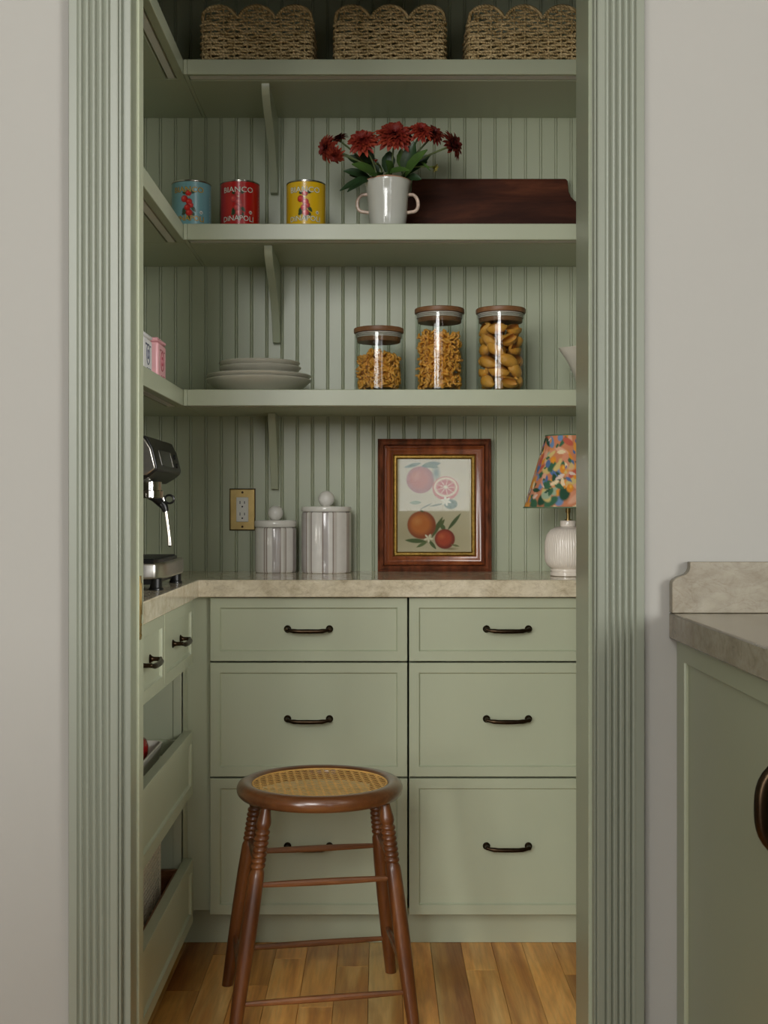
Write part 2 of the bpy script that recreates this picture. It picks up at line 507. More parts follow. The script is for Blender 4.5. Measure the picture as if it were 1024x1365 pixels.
# ------------------------------------------------------------------ shelves
SH = [(2.2096, 2.1716, 'top'), (1.799, 1.7586, 'middle'), (1.385, 1.3437, 'lowest')]
G0, G1 = 3.070, 3.104
for zt, zb, nm in SH:
    t = thing('shelf', '%s sage green shelf along the beadboard back wall' % nm, 'shelf', (0.1, 3.2, zb), group='back wall shelves')
    xs = X(252, 3.09)
    gp = [(SHELF_F, zb), (G0, zb), (G0, zb + .007), (G1, zb + .007), (G1, zb), (YB + .001, zb), (YB + .001, zt), (SHELF_F, zt)]
    sp = [(SHELF_F, zb), (YB + .001, zb), (YB + .001, zt), (SHELF_F, zt)]
    obj('board', MB().prism(gp, 'x', xs, PX1).prism(sp, 'x', SHELF_LX + .0004, xs), PAINT, t, world=True, bevel=.0018, smooth=30)
    obj('light_strip', MB().box(xs + .003, PX1 - .002, G0 + .005, G1 - .006, zb + .001, zb + .008), LEDGREY, t, world=True, bevel=.001, label='grey recessed light strip, off')
    # corbel: side profile in y (depth) and z below the shelf
    if nm == 'lowest':
        xb, prof = -0.296, [(3.28, 0), (3.283, -.02), (3.30, -.045), (3.325, -.085), (3.345, -.12), (3.362, -.16), (3.376, -.203)]
    else:
        xb = -0.2975 if nm == 'top' else -0.2905
        prof = [(3.118, 0), (3.120, -.016), (3.134, -.030), (3.17, -.050), (3.235, -.076), (3.29, -.103), (3.335, -.14), (3.362, -.176), (3.376, -.214)]
    pl = prof + [(YB + .001, prof[-1][1]), (YB + .001, 0)]
    obj('bracket', MB().prism([(a, zb + b) for a, b in pl], 'x', xb, xb + .021), PAINT, t, world=True, bevel=.0015, smooth=40, label='curved wooden bracket')
    t = thing('shelf', '%s sage green shelf returning along the left pantry wall' % nm, 'shelf', (-0.64, 2.8, zb), group='left wall shelves')
    a0, a1 = SHELF_LX - .048, SHELF_LX - .021
    y1 = 3.092
    gp = [(SHELF_LX, zb), (a1, zb), (a1, zb + .008), (a0, zb + .008), (a0, zb), (PX0, zb), (PX0, zt), (SHELF_LX, zt)]
    sp = [(SHELF_LX, zb), (PX0, zb), (PX0, zt), (SHELF_LX, zt)]
    obj('board', MB().prism(gp, 'y', YW1 + .002, y1).prism(sp, 'y', y1, YB + .001), PAINT, t, world=True, bevel=.0018, smooth=30)
    obj('light_strip', MB().box(a0 + .0045, a1 - .0045, YW1 + .01, y1 - .002, zb + .001, zb + .009), LEDGREY, t, world=True, bevel=.001, label='grey recessed light strip, off')

# ------------------------------------------------------------------ worktop (L shaped)
CF, CLX = 2.975, -0.4357
Lp = [(PX1, YB), (PX0, YB), (PX0, YW1 + .002), (CLX, YW1 + .002), (CLX, CF), (PX1, CF)]
ct = obj('pantry_countertop', MB().prism(Lp, 'z', CT - .0425, CT), MARBLE, bevel=.0022, smooth=30)
tag(ct, 'polished taupe marble worktop running round the pantry corner', 'countertop')

# ------------------------------------------------------------------ drawers
def front_mesh(w_, h_, st=0.024, t=0.02, rec=0.006):
    def rect(m, y): return [(m, y, m), (w_ - m, y, m), (w_ - m, y, h_ - m), (m, y, h_ - m)]
    vs = rect(0, 0) + rect(0, -t + .001) + rect(.001, -t) + rect(st, -t) + rect(st + .0012, -t + rec * .55) + rect(st + .0035, -t + rec)
    fs = [(3, 2, 1, 0)]
    for r in range(5):
        for k in range(4):
            j = (k + 1) % 4
            fs.append((r * 4 + k, r * 4 + j, r * 4 + 4 + j, r * 4 + 4 + k))
    fs.append((20, 21, 22, 23))
    return MB().add(vs, fs).mesh('drawer_front', 20)

def handle_mesh(cc=0.1027):
    mb = MB()
    h = cc / 2
    Rt = Matrix.Rotation(R(90), 4, 'X')
    for s in (-1, 1):
        mb.lathe([(0.0092, 0), (0.0092, .0015), (0.0078, .003), (0.0072, .0032), (0.0055, .0055), (0.0045, .009), (0.0042, .02), (0.0048, .0225), (0.0036, .0245), (0.0001, .025)],
                 16, Matrix.Translation((s * h, 0, 0)) @ Rt)
    pts, rad = [], []
    for k in range(13):
        u = -1 + 2 * k / 12
        pts.append((u * h, -0.021 - 0.006 * (1 - u ** 4), -0.0035 * (1 - u ** 4)))
        rad.append(0.0042 + 0.0014 * math.cos(u * PI / 2) + (0.0008 if abs(abs(u) - 0.67) < 0.1 else 0))
    mb.tube(pts, rad, 10)
    return mb.mesh('handle', 40)
HANDLE = handle_mesh()
HANDLE.materials.append(BRONZE)

ROWS = [(0.7140, 0.8688), (0.4312, 0.7098), (0.0934, 0.4268)]
DF = 3.015                                  # carcass plane; fronts stand 20 mm proud
for (x0, x1, side) in ((-0.411, 0.0716, 'left'), (0.0762, 0.560, 'right')):
    t = thing('drawer_cabinet', 'sage three-drawer base cabinet on the %s under the back worktop' % side, 'cabinet', ((x0 + x1) / 2, 3.2, 0), group='back base cabinets')
    bd = MB().box(x0 + .002, x0 + .016, DF + .022, YB - .002, 0.088, CT - .044).box(x1 - .016, x1 - .002, DF + .022, YB - .002, 0.088, CT - .044)
    bd.box(x0 + .016, x1 - .016, YB - .012, YB - .002, 0.088, CT - .044).box(x0 + .016, x1 - .016, DF + .002, YB - .012, 0.088, 0.103)
    bd.box(x0 + .016, x1 - .016, DF + .03, DF + .06, CT - .06, CT - .0445)
    if side == 'left': bd.box(-0.484, x0 - .002, DF - .004, DF + .03, 0.1, CT - .044)
    else: bd.box(x1 + .003, PX1 - .001, DF - .004, DF + .03, 0.1, CT - .044)
    obj('body', bd, PAINT, t, world=True)
    obj('toe_kick', MB().box(-0.49 if side == 'left' else x0 - .0023, x1 + .0023 if side == 'left' else PX1 - .001, 3.066, 3.085, 0.0005, 0.0878), PAINT, t, world=True, bevel=.001)
    for r, (z0, z1) in enumerate(ROWS):
        me = front_mesh(x1 - x0, z1 - z0); me.materials.append(PAINT)
        d = obj('drawer', me, PAINT, t); d.matrix_parent_inverse = Matrix.Translation((-(x0 + x1) / 2, -3.2, 0)); d.location = (x0, DF, z0)
        hz = [0.7922, 0.572, 0.2605][r]
        hx = X(411.2 if side == 'left' else 676.9, 2.995)
        h = obj('handle', HANDLE, BRONZE, d, label='dark bronze bar pull'); h.location = (hx - x0, -0.014, hz - z0)

# left base cabinet: fronts face the aisle (+x)
LX = -0.468                                 # face frame plane
t = thing('side_cabinet', 'sage side cabinet on the left with two drawers over open pull-outs', 'cabinet', (-0.63, 2.56, 0))
FY0, FY1 = 2.185, 2.951
bd = MB()
bd.box(PX0 + .002, LX, FY1 - .035, FY1 - .015, .09, CT - .044)         # far side panel
bd.box(PX0 + .002, LX, YW1 + .004, YW1 + .022, .09, CT - .044)         # near side panel
bd.box(PX0 + .002, PX0 + .014, YW1 + .022, FY1 - .035, .09, CT - .044)   # back panel
bd.box(PX0 + .014, LX - .001, YW1 + .022, FY1 - .035, .09, .105)          # bottom
bd.box(PX0 + .014, LX - .001, YW1 + .022, FY1 - .035, .70, .715)          # deck under drawers
bd.box(LX - .02, LX, FY1 - .037, 3.0095, .09, CT - .044)              # far stile
bd.box(LX - .02, LX, YW1 + .003, YW1 + .04, .09, CT - .044)
obj('body', bd, PAINT, t, world=True, bevel=.001)
obj('toe_kick', MB().box(LX - .09, LX - .07, YW1 + .002, 3.06, 0.0005, 0.089), PAINT, t, world=True)
ROTX = Matrix.Rotation(R(90), 4, 'Z')
def left_front(name, ya, yb, z0, z1, st=0.026, tk=0.022):
    me = front_mesh(yb - ya, z1 - z0, st, tk); me.materials.append(PAINT)
    o = obj(name, me, PAINT, t)
    o.matrix_parent_inverse = Matrix.Translation((0.63, -2.56, 0))
    o.location = (LX, ya, z0); o.rotation_euler = (0, 0, R(90))
    return o
UZ0, UZ1 = 0.7134, 0.8672
for ya, yb, hc in ((2.5605, FY1, 2.745), (FY0, 2.5575, 2.372)):
    d = left_front('drawer', ya, yb, UZ0, UZ1)
    h = obj('handle', HANDLE, BRONZE, d, label='dark bronze bar pull'); h.location = (hc - ya, -0.016, 0.790 - UZ0)
BOXW = wood('drawer_box_wood', S(96, 56, 30), S(128, 80, 44), S(150, 100, 60), 'y', 0.45, 12, 0.0)
for z0, z1, mt in ((0.4005, 0.5525, PAINT), (0.0906, 0.2445, BOXW)):
    d = left_front('pull_out', FY0, FY1, z0, z1)
    bx_ = MB()
    xi = LX - .0005
    top = z1 - .014
    bx_.box(xi - .012, xi, FY0 + .04, FY1 - .04, z0 + .012, top)          # behind the front
    bx_.box(PX0 + .03, xi - .012, FY1 - .052, FY1 - .040, z0 + .012, top)
    bx_.box(PX0 + .03, xi - .012, FY0 + .040, FY0 + .052, z0 + .012, top)
    bx_.box(PX0 + .03, PX0 + .042, FY0 + .052, FY1 - .052, z0 + .012, top)
    bx_.box(PX0 + .042, xi - .012, FY0 + .052, FY1 - .052, z0 + .02, z0 + .03 if mt is BOXW else z0 + .1015)
    obj('drawer_box', bx_, mt, t, world=True, bevel=.001)

# ------------------------------------------------------------------ kitchen side: cabinet, worktop, backsplash
KC = 0.497
t = thing('kitchen_cabinet', 'sage kitchen base cabinet to the right of the doorway', 'cabinet', (0.8, 1.2, 0))
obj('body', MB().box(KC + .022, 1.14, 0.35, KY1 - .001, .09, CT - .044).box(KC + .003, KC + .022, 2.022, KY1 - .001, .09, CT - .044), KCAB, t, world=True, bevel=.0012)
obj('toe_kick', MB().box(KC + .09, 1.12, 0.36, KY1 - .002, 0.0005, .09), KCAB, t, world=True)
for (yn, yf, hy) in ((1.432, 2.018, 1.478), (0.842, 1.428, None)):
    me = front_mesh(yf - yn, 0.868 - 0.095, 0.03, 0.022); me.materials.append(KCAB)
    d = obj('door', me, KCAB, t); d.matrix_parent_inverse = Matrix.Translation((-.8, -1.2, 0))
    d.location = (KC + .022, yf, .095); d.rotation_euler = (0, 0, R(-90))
    hz = 0.726 - .095
    hm = MB()
    hx = yf - 1.478 if hy else 0.54
    pts, rad = [], []
    for k in range(17):
        u = -1 + 2 * k / 16
        pts.append((hx, -0.022 - 0.034 * (1 - abs(u) ** 3.2), hz + u * 0.062)); rad.append(0.0062 + 0.003 * math.cos(u * PI / 2))
    hm.tube(pts, rad, 12)
    for s in (-1, 1): hm.lathe([(.011, 0), (.011, .002), (.008, .005)], 16, Matrix.Translation((hx, -.0215, hz + s * .062)) @ Matrix.Rotation(R(90), 4, 'X'))
    obj('handle', hm, BRONZE, d, label='dark bronze arched pull')
kt = obj('kitchen_countertop', MB().box(0.487, 1.16, 0.33, KY1 - .0005, CT - .0435, CT), QUARTZ, bevel=.003)
tag(kt, 'taupe stone kitchen worktop beside the right casing', 'countertop')
bp = [(0.4876, CT + .0005), (0.4876, .9615), (0.4885, .9665), (0.4925, .9710), (0.4985, .9745), (0.5055, .9768), (0.5110, .9790), (0.5150, .9830), (0.5172, .9885), (0.5178, .9994),
      (1.16, .9994), (1.16, CT + .0005)]
bs = obj('backsplash', MB().prism(bp, 'y', KY1 - .0205, KY1 - .0005), QUARTZ, bevel=.0012, smooth=50)
tag(bs, 'low stone backsplash with an ogee-shaped end on the white wall', 'backsplash')

# ------------------------------------------------------------------ stool
WALNUT = wood('stool_wood', S(60, 31, 14), S(98, 54, 24), S(134, 82, 40), 'z', 0.36, 16, 0.06, 0.2, rings=False)
WALNUTY = wood('stool_rail_wood', S(72, 42, 22), S(112, 68, 36), S(150, 100, 56), 'x', 0.35, 22, 0.25, 0.3, rings=False)
CANE = plain('cane', S(222, 176, 100), 0.5, 0, 60, 0.15)
sx, sy = -0.1265, 2.67
st = thing('stool', 'dark turned wooden stool with a round caned seat', 'stool', (sx, sy, 0))
FEET = {'fl': (-0.2936, 2.470), 'fr': (0.0756, 2.543), 'bl': (-0.344, 2.794), 'br': (0.030, 2.871)}
TOPS = {'fl': (-0.234, 2.560), 'fr': (0.0140, 2.600), 'bl': (-0.268, 2.742), 'br': (-0.0085, 2.785)}
ZT = 0.466
prof = [(0, .0105), (.012, .0108), (.04, .0128), (.065, .0152), (.08, .0158), (.092, .0140), (.1, .0122)]
nr = 7
for q in range(nr):
    a = .102 + q * .0235
    prof += [(a, .0124), (a + .005, .0152), (a + .0115, .0160), (a + .018, .0152), (a + .0230, .0124)]
prof += [(.272, .0134), (.282, .0156), (.30, .0164), (.42, .0172), (.6, .0168), (.8, .0150), (.93, .0134), (1, .0126)]
def leg_at(k, z):
    u = 1 - z / ZT
    a, b = TOPS[k], FEET[k]
    return Vector((a[0] + (b[0] - a[0]) * u, a[1] + (b[1] - a[1]) * u, z))
for k in FEET:
    mb = MB()
    n = 16
    vs = []
    for (u, r) in prof:
        c = leg_at(k, ZT * (1 - u))
        for q in range(n):
            a = 2 * PI * q / n
            vs.append((c.x + r * math.cos(a), c.y + r * math.sin(a), max(0.0005, c.z)))
    m = len(prof)
    fs = [(i * n + q, i * n + (q + 1) % n, (i + 1) * n + (q + 1) % n, (i + 1) * n + q) for i in range(m - 1) for q in range(n)]
    fs += [tuple(range(n)), tuple((m - 1) * n + q for q in range(n))]
    mb.add(vs, fs)
    obj('leg', mb, WALNUT, st, world=True, smooth=60)
for a, b, z, mt in (('fl', 'fr', .309, WALNUTY), ('bl', 'br', .314, WALNUTY), ('fl', 'fr', .080, WALNUTY), ('bl', 'br', .086, WALNUTY),
                    ('fl', 'bl', .345, WALNUT), ('fr', 'br', .342, WALNUT), ('fl', 'bl', .118, WALNUT), ('fr', 'br', .115, WALNUT)):
    p0, p1 = leg_at(a, z), leg_at(b, z)
    pts = [p0.lerp(p1, u / 10) for u in range(11)]
    rr = [.0048 + .0028 * math.sin(PI * u / 10) ** .8 for u in range(11)]
    obj('stretcher', MB().tube(pts, rr, 10), mt, st, world=True)
ea, eb = 0.1810, 0.1735
ring = [(0.0345, .466), (0.0345, .4885), (0.032, .4925), (0.0265, .4955), (0.019, .4968), (0.010, .4950), (0.0035, .4905), (0.0002, .4830), (0.0, .4770), (0.0022, .4700), (0.008, .4640), (0.017, .4615)]
vs, fs = [], []
n = 72
for k in range(n):
    a = 2 * PI * k / n
    for (ins, z) in ring:
        vs.append((sx + (ea - ins) * math.cos(a), sy + (eb - ins) * math.sin(a), z))
m = len(ring)
for k in range(n):
    for i in range(m):
        fs.append((k * m + i, k * m + (i + 1) % m, ((k + 1) % n) * m + (i + 1) % m, ((k + 1) % n) * m + i))
SEATW = wood('stool_seat_wood', S(70, 40, 22), S(104, 62, 33), S(134, 86, 48), 'x', 0.28, 10, 0.0, 0.6, rings=False)
obj('seat_rim', MB().add(vs, fs), SEATW, st, world=True, smooth=60)
# woven cane: pairs along, pairs across, single diagonals
ca, cb = ea - .0352, eb - .0352
cm = MB()
def chord(nx, ny, off):     # chord of the unit-ellipse domain along direction (nx,ny), at signed offset
    px_, py_ = -ny * off, nx * off
    A = (nx / ca) ** 2 + (ny / cb) ** 2
    B = 2 * (px_ * nx / ca ** 2 + py_ * ny / cb ** 2)
    C = (px_ / ca) ** 2 + (py_ / cb) ** 2 - 1
    D = B * B - 4 * A * C
    if D <= 0: return None
    s = math.sqrt(D)
    t0, t1 = (-B - s) / (2 * A), (-B + s) / (2 * A)
    return (px_ + nx * t0, py_ + ny * t0), (px_ + nx * t1, py_ + ny * t1)
def strand(ang, off, wd, zl, wave=0.0):
    nx, ny = math.cos(ang), math.sin(ang)
    c = chord(nx, ny, off)
    if not c: return
    (x0, y0), (x1, y1) = c
    L = math.hypot(x1 - x0, y1 - y0)
    if L < .012: return
    ns = max(2, int(L / .03))
    rx, ry = -ny * wd / 2, nx * wd / 2
    vs, fs = [], []
    for i in range(ns + 1):
        u = i / ns
        x, y = x0 + (x1 - x0) * u, y0 + (y1 - y0) * u
        q = (x / ca) ** 2 + (y / cb) ** 2
        z = .4895 - .0035 * (1 - q) + zl
        for (dx, dy, dz) in ((rx, ry, 0), (rx * .5, ry * .5, .0004), (-rx * .5, -ry * .5, .0004), (-rx, -ry, 0)):
            vs.append((sx + x + dx, sy + y + dy, z + dz))
    for i in range(ns):
        for j in range(3):
            fs.append((i * 4 + j, i * 4 + j + 1, i * 4 + 5 + j, i * 4 + 4 + j))
        fs.append((i * 4 + 3, i * 4, i * 4 + 4, i * 4 + 7))
    cm.add(vs, fs)
sp = 0.0162
r0 = R(8)
for i in range(-11, 12):
    for d in (-.0012, .0012):
        strand(r0, i * sp + d, .0017, 0.0000)
        strand(r0 + PI / 2, i * sp + d, .0017, 0.0003)
for i in range(-16, 17):
    strand(r0 + PI / 4, (i + .5) * sp * .7071, .0019, 0.0006)
    strand(r0 - PI / 4, (i + .5) * sp * .7071, .0019, 0.0009)
obj('cane_seat', cm, CANE, st, world=True, kind='stuff', label='open woven golden cane', smooth=40)
bind = [(sx + (ca + .0005) * math.cos(2 * PI * k / 64), sy + (cb + .0005) * math.sin(2 * PI * k / 64), .4905) for k in range(64)]
obj('cane_binding', MB().tube(bind, .0018, 6, True), CANE, st, world=True)

# ------------------------------------------------------------------ painting tools (flat colour on fine grids)
class Canvas:
    def __init__(self, w, h, col):
        self.w, self.h = w, h
        self.a = np.zeros((h, w, 3)); self.a[:] = col
        self.yy, self.xx = np.mgrid[0:h, 0:w].astype(float)
        self.xx /= (w - 1); self.yy /= (h - 1)
        self.asp = 1.0
    def blend(self, m, col):
        m = np.clip(m, 0, 1)[..., None]
        self.a = self.a * (1 - m) + np.array(col) * m
    def ell(self, cx, cy, rx, ry, col, ang=0, soft=0.15, op=1.0):
        c, s = math.cos(ang), math.sin(ang)
        dx, dy = (self.xx - cx) * self.asp, self.yy - cy
        u, v = (dx * c + dy * s) / (rx * self.asp), (-dx * s + dy * c) / ry
        d = np.sqrt(u * u + v * v)
        self.blend((1 - d) / soft * op if soft else (d < 1) * op, col)
    def ball(self, cx, cy, r, lit, col, dark, ry=None):
        ry = ry or r
        self.ell(cx, cy, r, ry, dark, soft=.08)
        self.ell(cx - r * .08, cy - ry * .06, r * .9, ry * .9, col, soft=.4)
        self.ell(cx - r * .3, cy - ry * .25, r * .45, ry * .4, lit, soft=.9, op=.7)
    def leaf(self, x0, y0, x1, y1, wd, col, soft=.25):
        dx, dy = (x1 - x0) * self.asp, y1 - y0
        L = math.hypot(dx, dy)
        px_, py_ = (self.xx - x0) * self.asp, self.yy - y0
        t = (px_ * dx + py_ * dy) / L / L
        d = np.abs(-px_ * dy + py_ * dx) / L
        wv = wd * np.sin(np.clip(t, 0, 1) * PI) ** .8
        self.blend(((t > 0) & (t < 1)) * np.clip((wv - d) / (wd * soft) + .2, 0, 1), col)
    def cols(self): return [tuple(c) for c in self.a.reshape(-1, 3)]

def grid_faces(w_, h_):
    return [(j * w_ + i, j * w_ + i + 1, (j + 1) * w_ + i + 1, (j + 1) * w_ + i) for j in range(h_ - 1) for i in range(w_ - 1)]

# ------------------------------------------------------------------ framed print
FRW = wood('frame_wood', S(96, 44, 20), S(150, 80, 40), S(178, 106, 58), 'z', 0.28, 22, 0.0, 0.5, rings=False)
FRD = plain('frame_dark_wood', S(112, 60, 38), 0.32, 0, 60, 0.6, coat=0.4, stretch=(1, 1, .4))
fw_, fh_ = 0.3125, 0.3655
fx = X(580, 3.335)
fr = thing('framed_print', 'citrus fruit print in a carved reddish wood frame leaning on the beadboard', 'picture', (fx, 3.352, CT), (R(-2.3), 0, 0))
def ring_frame(prof, w0, h0):
    # prof: list of (inset, y) ; y negative is towards the viewer
    mb = MB(); vs, fs = [], []
    for (ins, y) in prof:
        vs += [(-w0 / 2 + ins, y, ins), (w0 / 2 - ins, y, ins), (w0 / 2 - ins, y, h0 - ins), (-w0 / 2 + ins, y, h0 - ins)]
    m = len(prof)
    for i in range(m - 1):
        for k in range(4):
            j = (k + 1) % 4
            fs.append((i * 4 + k, i * 4 + j, i * 4 + 4 + j, i * 4 + 4 + k))
    fs += [((m - 1) * 4 + k, (m - 1) * 4 + (k + 1) % 4, (k + 1) % 4, k) for k in range(4)]
    return mb.add(vs, fs)
obj('outer_moulding', ring_frame([(0, .028), (0, .002), (.001, 0), (.0025, -.001), (.004, .001), (.0055, -.001), (.010, -.004), (.0145, -.001), (.016, .001), (.0168, .004), (.0178, .009), (.019, .010), (.019, .028)], fw_, fh_), FRD, fr, smooth=25, label='dark carved outer moulding')
obj('inner_moulding', ring_frame([(.019, .028), (.019, .010), (.0195, .0035), (.0205, .003), (.022, .005), (.024, .0085), (.0275, .006), (.029, .0045), (.031, .005), (.0335, .0068), (.041, .009), (.0435, .012), (.0435, .028)], fw_, fh_), FRW, fr, smooth=25, label='reddish stepped inner moulding')
obj('gilt_slip', ring_frame([(.0435, .028), (.0435, .0115), (.0445, .0105), (.046, .0118), (.052, .0140), (.0535, .0132), (.0550, .0165), (.0550, .028)], fw_, fh_), GOLD, fr, smooth=25, label='gold inner slip')
bd = MB()
nb = 62
for k in range(nb):
    for (a, hor) in ((.0487, True), (.0487, False)):
        if hor:
            u = -fw_ / 2 + .046 + (fw_ - .092) * (k + .5) / nb
            for zc in (a, fh_ - a): bd.box(u - .0011, u + .0011, .0112, .0138, zc - .0022, zc + .0022)
        else:
            v_ = .046 + (fh_ - .092) * (k + .5) / nb
            for xc in (-fw_ / 2 + a, fw_ / 2 - a): bd.box(xc - .0022, xc + .0022, .0112, .0138, v_ - .0013, v_ + .0013)
obj('bead_row', bd, GOLD, fr, smooth=0, kind='stuff')
cw, chh = 130, 164
cv = Canvas(cw, chh, S(212, 196, 164)); cv.asp = 608 / 764
def P(zx, zy): return (zx - 200) / 608, (zy - 228) / 764
rng = np.random.RandomState(3)
for q in range(60):
    cv.ell(rng.rand(), rng.rand(), .15 + .2 * rng.rand(), .03 + .05 * rng.rand(), S(*(np.array([208, 194, 164]) + rng.randint(-12, 12))), soft=1.0, op=.5)
cv.ell(.75, .85, .5, .3, S(186, 166, 126), soft=1.2, op=.7); cv.ell(.1, .8, .3, .2, S(182, 162, 122), soft=1.2, op=.6)
def ball(zx, zy, r, lit, col, dk): u, v_ = P(zx, zy); cv.ball(u, v_, r / 608, lit, col, dk, r / 764 * .98)
def lf(a, b, c, d, wd, col): u0, v0 = P(a, b); u1, v1 = P(c, d); cv.leaf(u0, v0, u1, v1, wd / 764, col)
ball(390, 400, 118, S(214, 130, 92), S(196, 96, 66), S(168, 84, 66))
u, v_ = P(520, 345); cv.ell(u, v_, .07, .10, S(110, 132, 120), soft=.6, op=.7)
lf(255, 300, 400, 262, 16, S(96, 120, 92)); lf(395, 290, 560, 262, 26, S(84, 112, 88)); lf(420, 270, 540, 300, 20, S(104, 128, 98))
u, v_ = P(598, 470); cv.ell(u, v_, 112 / 608, 100 / 764, S(206, 104, 84), soft=.06)
cv.ell(u, v_ - .012, 100 / 608, 84 / 764, S(236, 214, 184), soft=.08); cv.ell(u, v_ - .012, 88 / 608, 70 / 764, S(206, 96, 84), soft=.2)
for k in range(9):
    a = 2 * PI * k / 9
    cv.leaf(u, v_ - .012, u + 84 / 608 * math.cos(a), v_ - .012 + 66 / 764 * math.sin(a), .004, S(240, 214, 190))
cv.ell(u, v_ - .012, 22 / 608, 18 / 764, S(238, 222, 196), soft=.5)
u, v_ = P(640, 600); cv.ell(u, v_, 60 / 608, 44 / 764, S(92, 116, 84), soft=.2)
for k in range(6):
    a = k * 1.05 + .3; lf(600, 575, 600 + 46 * math.cos(a), 575 + 42 * math.sin(a), 11, S(236, 226, 204))
lf(300, 590, 400, 585, 16, S(138, 152, 112)); lf(390, 640, 490, 590, 6, S(112, 116, 84)); lf(460, 620, 580, 595, 8, S(124, 128, 92))
lf(480, 880, 575, 700, 20, S(88, 98, 52)); lf(540, 800, 590, 720, 14, S(98, 104, 58)); lf(610, 815, 725, 672, 16, S(80, 94, 54)); lf(590, 820, 560, 760, 20, S(90, 104, 60))
u, v_ = P(420, 900); cv.ell(u, v_, .16, .03, S(150, 130, 92), soft=.8, op=.6); u, v_ = P(640, 965); cv.ell(u, v_, .12, .02, S(130, 108, 72), soft=.8, op=.7)
ball(400, 770, 122, S(226, 150, 80), S(204, 112, 44), S(152, 74, 36)); lf(385, 650, 420, 664, 9, S(104, 104, 60))
lf(390, 642, 490, 590, 5, S(108, 112, 80))
ball(590, 885, 86, S(220, 112, 66), S(188, 70, 36), S(132, 44, 28))
lf(260, 895, 440, 905, 20, S(88, 104, 58)); lf(355, 955, 450, 905, 14, S(104, 116, 68)); lf(455, 890, 520, 970, 15, S(86, 100, 54))
for k in range(5):
    a = k * 1.26 + .2; lf(455, 878, 455 + 42 * math.cos(a), 878 + 40 * math.sin(a), 9, S(238, 226, 196))
lf(640, 930, 710, 945, 9, S(120, 122, 78))
pw2, ph2 = fw_ - .108, fh_ - .108
vs = [(-pw2 / 2 + pw2 * i / (cw - 1), 0.0185, .054 + ph2 - ph2 * j / (chh - 1)) for j in range(chh) for i in range(cw)]
obj('print', MB().add(vs, grid_faces(cw, chh), cols=cv.cols()), vcol('print_ink', 0.7), fr, smooth=0, label='botanical print of oranges, a cut half and blossoms')
obj('backing', MB().box(-fw_ / 2 + .03, fw_ / 2 - .03, .0195, .026, .03, fh_ - .03), FRD, fr)
obj('glazing', MB().box(-pw2 / 2, pw2 / 2, .0158, .0168, .054, .054 + ph2), GLASS, fr, smooth=0, label='clear glass')

# ------------------------------------------------------------------ outlet
ox, oz = -0.376, 1.0849
ol = thing('wall_outlet', 'brass outlet plate with two sockets on the beadboard', 'outlet', (ox, YB - .001, oz - .057))
obj('plate', MB().box(-.0345, .0345, -.0055, .0015, 0, .113), BRASS, ol, bevel=.0018)
obj('back_edge', MB().box(-.0362, .0362, -.0025, .0015, -.0018, .1148), BRONZE, ol)
rc = obj('receptacle', MB().box(-.0168, .0168, -.0085, -.0052, .0225, .0905), WHITECER, ol, bevel=.0015)
for zc in (.041, .073):
    for dx_, hh in ((-.0062, .0042), (.0062, .0035)):
        obj('slot', MB().box(dx_ - .0011, dx_ + .0011, -.0088, -.0080, zc + .003 - hh, zc + .003 + hh), BLACK, rc)
    obj('slot', MB().lathe([(.0024, 0), (.0024, .0006)], 12, Matrix.Translation((0, -.0082, zc - .0085)) @ Matrix.Rotation(R(90), 4, 'X')), BLACK, rc)
for zc in (.009, .104):
    obj('screw', MB().lathe([(.0034, 0), (.003, .0012), (.0004, .0016)], 14, Matrix.Translation((0, -.0052, zc)) @ Matrix.Rotation(R(90), 4, 'X')), BRONZE, ol)

# ------------------------------------------------------------------ striped canisters
def stripes(r, h, seed, nseg=180):
    random.seed(seed)
    white, mauve, taupe, thin = S(238, 234, 227), S(194, 187, 183), S(214, 207, 198), S(122, 96, 80)
    arr = []
    a = 0
    seq = [(white, 15), (thin, 1), (taupe, 3), (thin, 1), (white, 7), (mauve, 11), (thin, 1), (white, 4), (taupe, 3), (thin, 1), (white, 13), (thin, 1), (mauve, 6), (white, 5), (thin, 1), (taupe, 4)]
    while len(arr) < nseg:
        for c, w_ in seq: arr += [c] * w_
    arr = arr[:nseg]
    off = seed * 37
    arr = arr[off % nseg:] + arr[:off % nseg]
    zs = [0, .002, .008, h * .3, h * .6, h - .006, h - .002, h]
    rs = [r - .004, r - .0015, r, r, r, r, r - .001, r - .004]
    vs, cs = [], []
    for zz, rr in zip(zs, rs):
        for k in range(nseg):
            a = 2 * PI * k / nseg
            fct = 1 - .012 * (1 - abs(math.cos(a * 6)) ** .7)
            vs.append((rr * fct * math.cos(a), rr * fct * math.sin(a), zz)); cs.append(arr[k])
    fs = [(i * nseg + k, i * nseg + (k + 1) % nseg, (i + 1) * nseg + (k + 1) % nseg, (i + 1) * nseg + k) for i in range(len(zs) - 1) for k in range(nseg)]
    fs += [tuple(range(nseg)), tuple((len(zs) - 1) * nseg + k for k in range(nseg))]
    return MB().add(vs, fs, cols=cs)
STRIPE = vcol('striped_glaze', 0.16, 0.4, 0.12, 60)
